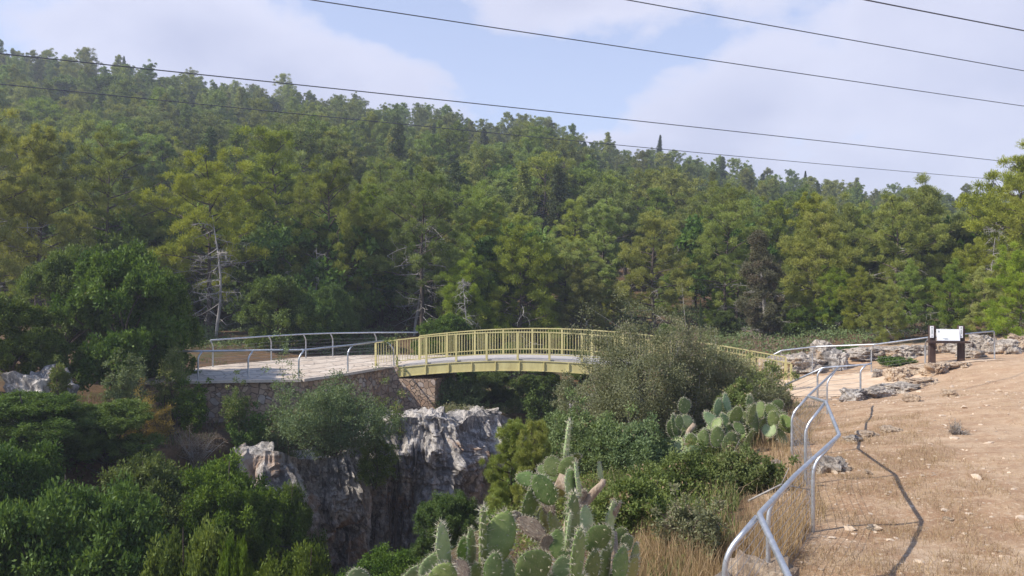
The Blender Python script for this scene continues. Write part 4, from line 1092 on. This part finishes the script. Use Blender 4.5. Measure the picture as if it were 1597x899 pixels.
# bushes and low trees right behind the footbridge
for px, py, d_, wf_, lab in [
 (770, 592, 37.5, 1.6, 'dark bush on the saddle under the crown of the arch'),
 (830, 600, 37.0, 1.5, 'dark bush on the saddle under the arch right of its crown'),
 (715, 598, 38.0, 1.3, 'dark bush on the saddle just behind the grey-green bush by the abutment'),
 (660, 560, 39.5, 1.0, 'dark bush seen under the footbridge just right of the abutment'),
 (740, 575, 40.5, 1.3, 'dark bush in the shade behind the left part of the girder'),
 (800, 560, 42.0, 1.2, 'dark bush in the shade behind the crown of the arch'),
 (850, 570, 40.0, 1.2, 'dark bush in the shade behind the arch right of its crown'),
 (905, 560, 41.0, 1.2, 'dark bush in the shade behind the big olive-like bush'),
 (690, 520, 44.0, 1.1, 'leafy bush behind the left bars of the footbridge'),
 (780, 515, 46.0, 1.3, 'leafy bush behind the middle bars of the footbridge'),
 (870, 520, 45.0, 1.2, 'leafy bush behind the right bars of the footbridge'),
 (960, 530, 44.0, 1.0, 'leafy bush beyond the footbridge left of the young cypress'),
 (1040, 520, 43.0, 1.0, 'leafy bush beyond the footbridge beside the young cypress'),
 (1130, 515, 45.0, 1.1, 'dark leafy bush left of the foot of the grey conifer'),
 (1245, 528, 41.0, 1.0, 'dark bush at the right foot of the grey conifer'),
 (1300, 520, 42.0, 1.2, 'dark bush behind the bend of the far railing')]:
    at_top(rs.choice(OAK), 'bush', lab, 'bush', px, py, d_, 5, rs.random()*6, wf=wf_)
for px, py, d_, lab in [(1120, 455, 50, 'shaded pine left of the grey conifer behind the young cypress'), (1235, 420, 46, 'pine filling the gap right of the grey conifer'), (1300, 425, 42, 'low pine with branches to the ground behind the far railing'), (1480, 420, 38, 'low pine rising right behind the information board panel'), (1535, 430, 37, 'low pine with branches to the ground right of the board'), (1385, 450, 37, 'low pine beyond the rock row left of the board'), (1040, 430, 58, 'pine just above the bare earth patch, right side'), (955, 440, 56, 'pine just above the bare earth patch, left side')]:
    at_top(rs.choice(LOWP), 'pine_tree', lab, 'pine tree', px, py, d_, 8, rs.random()*6)
# wood-edge shrubs behind the platform and under the hillside trees
k_ = 0
for i in range(190):
    d_ = rs.uniform(41, 62); px = rs.uniform(240, 1640)
    if px > 1180 and d_ < 44: continue; x = (px-798.5)/F*d_
    if clear(x, d_): continue
    plant(rs.choice(FAROAK), 'undergrowth_shrub', 'dark low shrub %s, %s' % ('at the wood edge' if d_ < 50 else 'under the first pines', where(x, d_)[0].replace('above', 'beyond')), 'shrub', x, d_, rs.uniform(.2, .46), rs.random()*6, 'shrubs at the edge of the wood')
# ------------------------------------------------------------------ prickly pears
def mat_pad(name, c1, c2):
    t = NT(name); r = t.rnd(); n = t.noise(5, 5, .6)
    c = t.mix(t.ramp(n, .3, .7), c1, c2); c = t.mix(t.ramp(t.noise(9, 5, .75, dist=.8), .60, .66, 0, .75), c, (.27, .22, .13)); c = t.mix(t.ramp(t.noise(38, 3, .6), .60, .72, 0, .5), c, (.30, .26, .13))
    v = t.n('ShaderNodeTexVoronoi'); v.inputs['Scale'].default_value = 26; t.l(t.obj(), v.inputs['Vector'])
    dots = t.ramp(v.outputs['Distance'], .10, .18, 1, 0); c = t.mix(t.math('MULTIPLY', dots, .8), c, (.42, .40, .26))
    hsv = t.n('ShaderNodeHueSaturation'); t.l(c, hsv.inputs['Color']); t.set(hsv.inputs['Value'], t.math('ADD', .75, t.math('MULTIPLY', r, .5))); t.set(hsv.inputs['Hue'], t.math('ADD', .485, t.math('MULTIPLY', t.math('FRACT', t.math('MULTIPLY', r, 5.3)), .03)))
    return t.done(t.pbr(hsv.outputs[0], .5, nrm=t.bump(t.math('ADD', n, t.math('MULTIPLY', dots, .4)), .5, .008), spec=.35))
M['pad'] = mat_pad('cactus_pad', (.105, .155, .042), (.175, .225, .068))
M['pad_light'] = mat_pad('pale_cactus_pad', (.21, .285, .12), (.30, .37, .18))
M['pad_yellow'] = mat_pad('yellowing_cactus_pad', (.24, .27, .07), (.33, .32, .11))
M['pad_dead'] = mat_bark('withered_pad', (.22, .155, .11), (.47, .38, .29), 22)
M['spine'] = mat_simple('spines', (.62, .58, .44), .6, 0, .05)

def pad_meshes(seed, spines=True, nu=20, nv=14, rough=0.0):
    """unit pad: height 1 along +Z from its joint, width ~.62, facing +-Y"""
    rng = np.random.default_rng(seed); V = []; a = rng.uniform(.9, 1.15); sk = rng.uniform(-.05, .05)
    bend = rng.uniform(-.10, .10)
    prof = lambda t: .31*a*(math.sin(math.pi*t**(.80))**.62)*(.80+.30*t)
    for i in range(nv+1):
        t = i/nv; tt = .002+.996*(1-math.cos(math.pi*t))/2; w = max(.035*(t < .3)*(1-t/.3), prof(tt)) if t < .5 else prof(tt)
        th = .065*(1-.45*tt)*min(1, (w/.1)) + .004
        for j in range(nu):
            an = 2*math.pi*j/nu; c, s = math.cos(an), math.sin(an)
            x = math.copysign(abs(c)**.9, c)*w + sk*math.sin(tt*3); y = s*th + bend*math.sin(tt*math.pi*.5)*tt
            n = mn.noise(Vector((x*4, y*4, tt*4+seed)))
            V.append((x*(1+n*.10)+n*rough*.3, y+n*(.012+rough), tt))
    q = []
    for i in range(nv):
        for j in range(nu): b = i*nu+(j+1) % nu; q.append((i*nu+j, b, b+nu, i*nu+j+nu))
    me = mesh_np('pad', np.array(V), np.array(q), None, True)
    if not spines: return me, None
    sp = MB(); 
    def tuft(p, nrm):
        for _ in range(3):
            d = (Vector(nrm)+Vector(rng.normal(size=3))*.5).normalized(); L = rng.uniform(.06, .13); s = d.orthogonal().normalized()*.005
            o = sp.off(); p_ = Vector(p); sp.V += [p_-s, p_+s, p_+d*L]; sp.t.append([o, o+1, o+2]); s2 = d.cross(s).normalized()*.005
            o = sp.off(); sp.V += [p_-s2, p_+s2, p_+d*L]; sp.t.append([o, o+1, o+2])
    Vn = np.array(V)
    for i in range(2, nv, 1):
        for j in range(nu):
            rim_ = j in (0, nu//2, 1, nu-1, nu//2-1, nu//2+1)
            if rim_ or ((i+j) % 3 == 0 and i % 2 == 0):
                v = Vn[i*nu+j]; c0 = Vn[i*nu:(i+1)*nu].mean(0); n_ = v-c0; n_[2] = 0; n_ = n_*np.array([1 if rim_ else .2, 3 if not rim_ else .6, 1]); n_[2] = (.05 if i > nv*.7 else 0)
                tuft(v, Vector(n_).normalized())
    m2 = bpy.data.meshes.new('spines'); m2.from_pydata([tuple(v) for v in sp.V], [], sp.t); m2.update(); m2.materials.append(M['spine'])
    return me, m2
PADS = [pad_meshes(s) for s in range(1, 8)]
_padmats = {}
def pad(root, base, h, w, roll, yaw, tilt=0, mat='pad', k=None, spines=True, thick=1.0):
    """base world, h height m, w width ratio to default, roll = lean sideways, yaw = turn about upright (0 faces the camera)"""
    k = rs.randrange(len(PADS)) if k is None else k
    key = (k, mat)
    if key not in _padmats:
        me = PADS[k][0].copy(); me.materials.clear(); me.materials.append(M[mat]); _padmats[key] = me
    o = link('pad', _padmats[key], root)
    Mx = Matrix.Translation(Vector(base)-root.location) @ Matrix.Rotation(R(roll), 4, 'Y') @ Matrix.Rotation(R(tilt), 4, 'X') @ Matrix.Rotation(R(yaw), 4, 'Z')
    Mx = Mx @ Matrix.Diagonal((h*w, h*thick, h, 1)); o.matrix_local = Mx
    if spines: link('spines', PADS[k][1], o)
    if mat == 'pad_dead': o['label'] = 'withered grey-brown pad'
    elif mat == 'pad_yellow': o['label'] = 'yellowing pad'
    return o

def cactus(label, d0, pads, trunkpts, cat='cactus', fill=()):
    """pads: (cx, cy, wpx, hpx, roll, yaw, D, mat)"""
    tp_ = [P(a, b, c) for a, b, c in trunkpts]
    x, y = tp_[0].x, tp_[0].y
    root = tag(empty('prickly_pear', (x, y, gz(x, y))), label, cat)
    if trunkpts:
        tp_[0].z = gz(x, y)-.1
        MB().tube([v-root.location for v in rounded(tp_, .2, 3)], .055, 8).build('trunk', M['pad_dead'], root, True)
    for (cx, cy, wpx, hpx, roll, yaw, D, mat) in pads:
        h = hpx/F*D; w0 = wpx/F*D
        ratio = max(.55, min(1.5, (w0/h)/(.62*max(.22, abs(math.cos(R(yaw)))))))
        c = P(cx, cy, D); up = Vector((math.sin(R(roll)), 0, math.cos(R(roll))))
        pad(root, c-up*h*.5, h, ratio, roll, yaw, rs.uniform(-10, 10), mat)
    return root
g, lt, yw, dd = 'pad', 'pad_light', 'pad_yellow', 'pad_dead'
cactus('spiny prickly pear with upright narrow pads left of the foreground group', 4.9, [
    (694, 852, 18, 80, -4, 72, 4.7, lt), (728, 860, 28, 50, -8, 50, 4.9, g), (737, 856, 15, 62, 3, 80, 4.8, lt), (753, 840, 11, 100, 0, 84, 4.75, g),
    (779, 842, 50, 88, 22, 10, 4.8, g), (770, 888, 34, 52, 12, 20, 4.6, g), (676, 885, 40, 60, 38, 20, 4.7, lt), (690, 905, 45, 60, 25, 5, 4.5, g),
    (650, 897, 34, 56, 55, 30, 4.8, lt), (712, 912, 30, 60, -20, 35, 4.6, g), (745, 905, 40, 62, 10, 25, 4.7, g), (790, 895, 30, 60, -15, 50, 4.9, g), (665, 925, 50, 70, 20, 20, 4.6, g), (730, 950, 60, 80, 5, 20, 4.6, g), (720, 888, 26, 34, -30, 30, 4.6, dd)],
    [(730, 980, 4.8), (728, 925, 4.8)])
cactus('big foreground prickly pear with heart-shaped top pads and a withered brown arm', 5.2, [
    (833, 886, 74, 62, 62, 8, 4.6, g), (849, 763, 32, 56, -32, 12, 5.3, g), (829, 784, 28, 58, 18, 45, 5.3, g), (822, 748, 22, 38, -72, 20, 5.3, g), (858, 738, 26, 44, -65, 20, 5.5, g),
    (861, 728, 30, 32, -18, 5, 5.5, g), (885, 728, 28, 36, 38, 8, 5.5, g), (884, 688, 8, 66, 4, 80, 5.6, lt), (891, 716, 18, 34, 60, 50, 5.6, g),
    (892, 754, 20, 50, -6, 60, 5.2, lt), (902, 748, 10, 56, -3, 82, 5.2, lt), (937, 736, 11, 30, -2, 65, 5.6, lt),
    (893, 812, 26, 86, 2, 55, 4.9, g), (886, 830, 10, 60, 4, 80, 4.8, lt), (901, 866, 26, 84, 4, 60, 4.7, g), (913, 816, 26, 52, 5, 40, 5.2, lt), (874, 852, 34, 50, -10, 15, 5.1, g), (876, 886, 34, 40, 20, 20, 4.9, lt),
    (933, 840, 46, 52, 48, 8, 5.1, g), (849, 815, 14, 46, -4, 65, 5.4, yw), (866, 818, 14, 46, -16, 60, 5.4, yw), (841, 805, 14, 34, 12, 62, 5.4, yw),
    (829, 824, 24, 58, -52, 40, 5.2, dd), (852, 846, 24, 26, 20, 20, 5.1, dd), (806, 806, 12, 20, -30, 40, 5.2, dd),
    (845, 920, 50, 60, -10, 20, 4.8, g), (900, 930, 50, 70, 8, 15, 4.8, g), (820, 935, 50, 60, -20, 20, 4.7, g), (925, 885, 30, 56, 14, 35, 5.0, g), (876, 765, 24, 32, 80, 30, 5.5, yw), (855, 790, 20, 34, -30, 30, 5.4, dd), (905, 780, 20, 40, 10, 30, 5.4, dd)],
    [(880, 1000, 5.0), (884, 900, 5.1), (894, 800, 5.35), (905, 765, 5.5), (868, 748, 5.5)])
# withered brown arm
def arm(root_label_obj, pts, r):
    root = root_label_obj; mb = MB(); mb.tube([P(*p)-root.location for p in pts], r, 8); mb.build('withered_arm', M['pad_dead'], root, True)
cact = [o for o in bpy.data.objects if o.name.startswith('prickly_pear')]
arm(cact[-1], [(905, 790, 5.4), (915, 783, 5.4), (927, 768, 5.4), (940, 754, 5.4), (941, 748, 5.4)], [.036, .028, .031, .022, .016])
cactus('slender prickly pear at the right of the foreground group beside the dry grass', 5.6, [
    (953, 812, 18, 66, 12, 58, 5.6, lt), (958, 800, 12, 40, 24, 60, 5.6, dd), (945, 878, 26, 66, 8, 50, 5.3, g), (970, 884, 34, 62, 14, 35, 5.3, g), (966, 838, 26, 32, 30, 15, 5.8, g), (977, 846, 22, 26, -20, 30, 5.8, g),
    (950, 846, 18, 44, 2, 60, 5.5, g), (985, 895, 30, 56, 22, 40, 5.5, yw), (955, 925, 40, 70, 0, 30, 5.4, g), (990, 870, 18, 46, 10, 60, 5.6, g)],
    [(958, 990, 5.5), (955, 880, 5.6), (950, 830, 5.7)])
cactus('single pale prickly pear pad poking up at the bottom edge left of the group', 4.9, [(557, 903, 34, 40, 0, 10, 4.9, lt), (548, 925, 34, 44, -20, 20, 4.9, g), (572, 925, 34, 44, 25, 20, 4.9, g)], [(557, 990, 4.9), (557, 925, 4.9)])
# far clump below the path end
def far_cactus(label, cx, cy, n, rx, ry, D, extra=(), seed=1):
    r2 = random.Random(seed); L = []
    for i in range(n):
        a = r2.random()*6.28; q = r2.random()**.5; px = cx+rx*q*math.cos(a); py = cy+8+ry*q*math.sin(a)
        s = r2.uniform(19, 29); L.append((px, py, s*.8, s*r2.uniform(1, 1.2), r2.uniform(-45, 45), r2.uniform(-60, 60), D+r2.uniform(-.5, .5), r2.choice([g, g, g, g, lt])))
    L += list(extra)
    x = (cx-798.5)/F*D
    zt = (HY-gz(x, D)*F/D)
    return cactus(label, D, L, [(cx, zt, D), (cx-8, cy+10, D), (cx+6, cy-6, D)])
far_cactus('far prickly pear clump at the left with dark curved stems below the big bush', 1078, 668, 16, 30, 34, 15.0, [(1066, 633, 22, 26, -10, 20, 15, g), (1053, 662, 14, 34, -6, 60, 15, g), (1098, 685, 24, 30, 12, 5, 14.6, g), (1060, 696, 20, 18, -50, 20, 14.6, lt), (1082, 703, 26, 22, 70, 10, 14.4, lt)], 3)
far_cactus('middle of the far prickly pear clump, tallest pale pads', 1138, 668, 24, 36, 38, 15.2, [(1135, 630, 16, 34, -10, 40, 15.5, lt), (1120, 636, 18, 30, 5, 40, 15.4, lt), (1113, 660, 20, 44, -38, 30, 15, lt), (1118, 682, 22, 34, 4, 5, 14.6, g), (1138, 690, 26, 36, 30, 10, 14.6, g)], 4)
far_cactus('right-hand part of the far prickly pear clump beside the railing post', 1195, 655, 24, 34, 30, 15.4, [(1170, 632, 18, 36, -4, 40, 15.5, g), (1212, 634, 26, 24, 60, 10, 15.4, g), (1176, 655, 22, 44, -8, 30, 15, g)], 5)

# ------------------------------------------------------------------ boulders, stones
for i, (px, py, d_, s, sz, mt, lab) in enumerate([
        (1292, 672, 12.6, .26, .15, 'boulder', 'round pale boulder behind the third bend of the foreground railing'),
        (1480, 610, 21.5, .20, .13, 'boulder_warm', 'pale pointed stone alone on the dirt slope right of the path'),
        (1422, 627, 20.5, .20, .14, 'boulder_warm', 'pale stone on the slope left of the pointed one'),
        (1352, 658, 15.5, .22, .08, 'boulder_warm', 'flat cream stone on the slope beyond the round boulder'),
        (1331, 665, 15.0, .16, .07, 'boulder', 'grey flat stone beside the flat cream stone'),
        (1388, 652, 16.0, .20, .06, 'boulder_warm', 'low cream stone half buried in the middle of the slope'),
        (1353, 706, 12.0, .06, .045, 'boulder_warm', 'small pale stone on the shadow of the handrail'),
        (1361, 817, 9.3, .055, .04, 'boulder', 'small grey stone lying by the shadow of the post'),
        (1225, 846, 8.7, .07, .05, 'boulder_warm', 'small cream stone at the foot of the railing'),
        (1478, 808, 9.6, .06, .025, 'boulder_warm', 'small broken stones beyond the kink of the shadow'),
        (1210, 706, 13.2, .12, .09, 'boulder', 'grey stone under the railing post near the far cactus'),
        (1186, 730, 11.6, .14, .10, 'boulder', 'white stone in the grass left of the railing'),
        (1192, 830, 7.2, .30, .26, 'boulder_warm', 'large pale rock in the dry grass behind the nearest railing post'),
        (1110, 840, 7.0, .26, .22, 'boulder', 'grey rock half hidden by dry grass left of the nearest post'),
        (1330, 606, 24.6, .36, .22, 'limestone', 'dark-topped rock on the path side left of the end post'),
        (1362, 604, 25.0, .55, .20, 'boulder', 'grey flat rock edging the path right of the end post'),
        (1398, 597, 25.8, .60, .18, 'boulder', 'long grey rock edging the path farther right'),
        (1435, 590, 26.6, .55, .16, 'boulder_warm', 'pale rock at the upper end of the path edging'),
        (1398, 578, 29.0, .42, .30, 'boulder_warm', 'blocky cream stone at the foot of the slanting slab'),
        (1425, 574, 29.3, .50, .22, 'boulder_warm', 'slanting cream slab left of the information board'),
        (1458, 581, 28.5, .50, .24, 'boulder_warm', 'cream boulder in front of the left board post'),
        (1490, 577, 28.8, .50, .14, 'boulder_warm', 'flat cream stone in front of the right board post'),
        (1370, 577, 30.6, .20, .18, 'boulder', 'small dark-sided boulder by the middle post of the far railing'),
        (1250, 566, 34.2, .9, .42, 'boulder', 'grey rock just behind the right end of the footbridge'),
        (1212, 570, 34.6, .7, .36, 'boulder', 'low grey rock at the right end of the footbridge rail'),
        (1283, 557, 35.0, .6, .55, 'boulder', 'upright grey rock behind the far railing'),
        (1305, 575, 33.6, .42, .50, 'limestone', 'grey pillar-like rock beside the path edge'),
        (1355, 562, 34.5, .9, .30, 'boulder', 'long low rock behind the far railing'),
        (1405, 556, 34.0, .9, .30, 'boulder', 'pale low rock row left of the board'),
        (1440, 560, 33.5, .5, .26, 'boulder', 'pale rock just left of the left board post'),
        (1465, 553, 33.5, .50, .50, 'boulder', 'pale rock seen under the shelf of the board'),
        (1492, 556, 33.0, .55, .34, 'boulder', 'low pale rock between and behind the board posts'),
        (1530, 547, 33.0, .55, .46, 'boulder', 'round grey rock right of the board'),
        (1565, 556, 32.0, .55, .34, 'boulder', 'grey flat rock behind the last railing post'),
        (1592, 548, 33.0, .7, .34, 'boulder_warm', 'pale rock at the right edge of the picture'),
        (1515, 566, 31.5, .5, .22, 'boulder', 'low grey rock beside the right board post')]):
    p = P(px, py, d_); rock(p.x, p.y, (s, s*.8, sz), lab, mt, 100+i*7, .28, i*1.3, 5 if s > .3 else 4, .42, zoff=0)

def scatter_stones(name, n, xr, yr, smin, smax, label, seed, mat, keep):
    import bmesh
    rng = np.random.default_rng(seed)
    bm = bmesh.new(); bmesh.ops.create_icosphere(bm, subdivisions=1, radius=1); B = np.array([v.co[:] for v in bm.verts]); Fc = np.array([[v.index for v in f.verts] for f in bm.faces]); bm.free()
    x = rng.uniform(*xr, n*3); y = yr[0]+(yr[1]-yr[0])*rng.random(n*3)**1.3; m = keep(x, y); x = x[m][:n]; y = y[m][:n]; n = len(x); z = ground_z(x, y)
    s = smin+(smax-smin)*rng.random(n)**4
    V = B[None]*(1+.35*rng.normal(size=(n, len(B), 1)))*np.stack([s*rng.uniform(.7, 1.4, n), s*rng.uniform(.7, 1.4, n), s*rng.uniform(.35, .7, n)], -1)[:, None]
    V = V+np.stack([x, y, z+s*.1], -1)[:, None]
    f = (Fc[None]+np.arange(n)[:, None, None]*len(B)).reshape(-1, 3)
    o = link(name, mesh_np(name, V.reshape(-1, 3), f, M[mat], False)); tag(o, label, None, None, 'stuff')
def rail_x(y): return np.interp(y, [-10, 0, 5.7, 9.3, 13.8, 18, 22, 26, 30], [-.5, .6, 1.5, 3.5, 4.85, 6.6, 8.6, 10.5, 12])
scatter_stones('pebbles', 5000, (1, 24), (3.5, 30), .005, .034, 'small pale stones strewn over the dirt slope', 5, 'pale_stone', lambda x, y: (x > rail_x(y)-.4) & (x < y*.75+2))
scatter_stones('rubble', 130, (3, 18), (9, 30), .02, .09, 'fist-sized stones strewn over the upper dirt slope', 9, 'pale_stone', lambda x, y: (x > rail_x(y)-.2) & (x < rail_x(y)+5.5))

# ------------------------------------------------------------------ grasses
def blades(name, pts, hmin, hmax, wd, mat, label, seed, lean=.35, seg=2, kind='stuff'):
    rng = np.random.default_rng(seed); n = len(pts); x, y = pts[:, 0], pts[:, 1]; z = ground_z(x, y)-.01
    h = hmin+(hmax-hmin)*rng.random(n)**1.6; a = rng.random(n)*6.28; l = np.abs(rng.normal(size=n))*lean*h; sd = rng.random(n)*6.28
    s = np.stack([np.cos(sd), np.sin(sd), 0*sd], -1)*wd*.5; L = np.stack([np.cos(a)*l, np.sin(a)*l, 0*a], -1)
    b = np.stack([x, y, z], -1); mid = b+L*.35+np.stack([0*h, 0*h, h*.6], -1); tip = b+L+np.stack([0*h, 0*h, h], -1)
    V = np.stack([b-s, b+s, mid+s*.8, mid-s*.8, tip], 1).reshape(-1, 3); i = np.arange(n)[:, None]*5
    q = i+np.array([[0, 1, 2, 3]]); t = i+np.array([[3, 2, 4]])
    tint = np.tile(rng.random(n), 2)
    me = mesh_np(name, V, [q, t], M[mat], False, tint)
    return tag(link(name, me), label, None, None, kind)
def clumpy(n, xr, yr, seed, keep, cl=.5, thr=0.0, ypow=1.0):
    rng = np.random.default_rng(seed); x = rng.uniform(*xr, n*4); y = yr[0]+(yr[1]-yr[0])*rng.random(n*4)**ypow
    m = keep(x, y) & (fbm(x/cl, y/cl, seed, 3)+rng.normal(size=n*4)*.12 > thr); p = np.stack([x[m], y[m]], -1)[:n]; return p
blades('dry_grass', clumpy(62000, (.4, 12), (3.4, 18), 3, lambda x, y: (x > rail_x(y)-1.1) & (x < rail_x(y)+2.6), .45, -.02, 1.3), .02, .13, .004, 'straw', 'short dry grass on the dirt along the railing', 3, .9)
blades('dry_grass', clumpy(26000, (3, 16), (4, 28), 4, lambda x, y: (x > rail_x(y)+.6) & (x < rail_x(y)+5), .5, .14, 1.2), .015, .075, .005, 'straw', 'sparse short dry stubble over the wide dirt slope', 4, 1.0)
blades('tall_dry_grass', clumpy(16000, (.3, 3.6), (5.2, 9.5), 6, lambda x, y: (x > rail_x(y)-1.9) & (x < rail_x(y)-.05), .35, -.05), .12, .48, .005, 'straw', 'tall golden dry grass left of the foreground railing', 6, .35)
blades('tall_dry_grass', clumpy(9000, (2.2, 8), (9.5, 22), 7, lambda x, y: (x > rail_x(y)-1.3) & (x < rail_x(y)+.2), .4, .0), .10, .42, .007, 'straw', 'dry grass stalks along the outer side of the railing farther up', 7, .4)
blades('green_weeds', clumpy(15000, (1.0, 7), (6, 18), 8, lambda x, y: (x > rail_x(y)-3.6) & (x < rail_x(y)-.9), .6, .0), .06, .34, .014, 'ivy', 'green weeds between the shrubs of the slope', 8, .6)
blades('dry_weeds', clumpy(9000, (-15, 9), (23, 36), 9, lambda x, y: pit_sd(x, y) < -.3, .8, .05), .08, .35, .014, 'drybrush', 'dry weeds on the shaded banks under the footbridge', 9, .6)
blades('bank_grass', clumpy(9000, (-16, 9), (23, 37), 12, lambda x, y: pit_sd(x, y) < -.3, .8, .08), .08, .35, .02, 'ivy', 'green weeds on the banks of the ravine', 12, .6)
# leaf litter and scrub carpeting the pit floor and slopes
def carpet(name, label, n, xr, yr, keep, leaf, mat, seed, hh):
    rng = np.random.default_rng(seed); x = rng.uniform(*xr, n*3); y = rng.uniform(*yr, n*3); m = keep(x, y); x = x[m][:n]; y = y[m][:n]
    z = ground_z(x, y)+rng.random(len(x))*hh*(.6+fbm(x/1.2, y/1.2, seed, 2))
    V, f, t = leaves(np.stack([x, y, z], -1), 3, .12, leaf[0], leaf[1], rng, .3, .1, .8)
    tag(link(name, mesh_np(name, V, f, M[mat], False, t)), label, None, None, 'stuff')
carpet('undergrowth', 'leafy undergrowth covering the floor and sides of the ravine', 30000, (-26, 1.5), (13, 27), lambda x, y: pit_sd(x, y) > .3, (.08, .04), 'oak', 21, .7)
carpet('ground_ivy', 'low leafy ground cover on the near slope of the ravine', 26000, (-1.2, 7), (5.5, 24), lambda x, y: (x < rail_x(y)-1.2) & (x > np.where(y > 9, -.2, .9)) & (pit_sd(x, y) < .2) & (y > 7), (.042, .02), 'ivy', 22, .35)
carpet('forest_undergrowth', 'leafy undergrowth and litter on the wood floor beyond the footbridge', 42000, (-22, 34), (34.5, 62), lambda x, y: (y > np.interp(x, [-22, -13, -2, 2, 8, 12, 20, 34], [36, 40.5, 40.5, 35, 35, 35.5, 38, 38])) & (fbm(x/2.5, y/2.5, 41, 3) > -.12), (.13, .06), 'sage', 23, .55)
carpet('dry_litter', 'dry brown scrub on the wood floor beyond the footbridge', 16000, (-4, 34), (34.5, 60), lambda x, y: (y > np.interp(x, [-4, 8, 12, 20, 34], [35, 35, 35.5, 38, 38])) & (fbm(x/2.5, y/2.5, 47, 3) > .0), (.12, .03), 'drybrush', 24, .3)
carpet('bridge_undergrowth', 'low green scrub on the saddle under the footbridge', 9000, (-4, 8), (31, 36), lambda x, y: (pit_sd(x, y) < -1.2) & (fbm(x/1.2, y/1.2, 49, 3) > -.05), (.09, .04), 'olive', 25, .45)
# a few fallen twigs on the slope
for i, (x0, y0, a) in enumerate([(3.0, 10.2, .4), (3.5, 13.0, 1.2)]):
    mb = MB(); z0 = gz(x0, y0)+.1
    mb.tube([Vector((0, 0, .1)), Vector((math.cos(a)*.5, math.sin(a)*.3, .28)), Vector((math.cos(a)*.95, math.sin(a)*.6, .18))], [.014, .011, .005], 6)
    mb.tube([Vector((math.cos(a)*.5, math.sin(a)*.3, .28)), Vector((math.cos(a)*.6, .1, .5))], [.008, .003], 5)
    o = mb.build('fallen_branch', M['bark_grey'], None, True); o.location = (x0, y0, z0)
    tag(o, ['dead grey branch lying in the green shrubs of the slope', 'second dead branch, farther up under the far cactus'][i], 'branch')

# ------------------------------------------------------------------ air
def haze(density):
    mb = MB().box((0, 152, 32), (500, 366, 100)); m_, nt = nodes_for('haze')
    o_ = nt.nodes.new('ShaderNodeOutputMaterial'); v = nt.nodes.new('ShaderNodeVolumePrincipled'); v.inputs['Color'].default_value = (.80, .86, 1.0, 1); v.inputs['Density'].default_value = density; v.inputs['Anisotropy'].default_value = .2
    nt.links.new(v.outputs[0], o_.inputs['Volume'])
    tag(mb.build('haze', m_), 'thin bluish haze in the valley air', None, None, 'stuff')
haze(.0010)
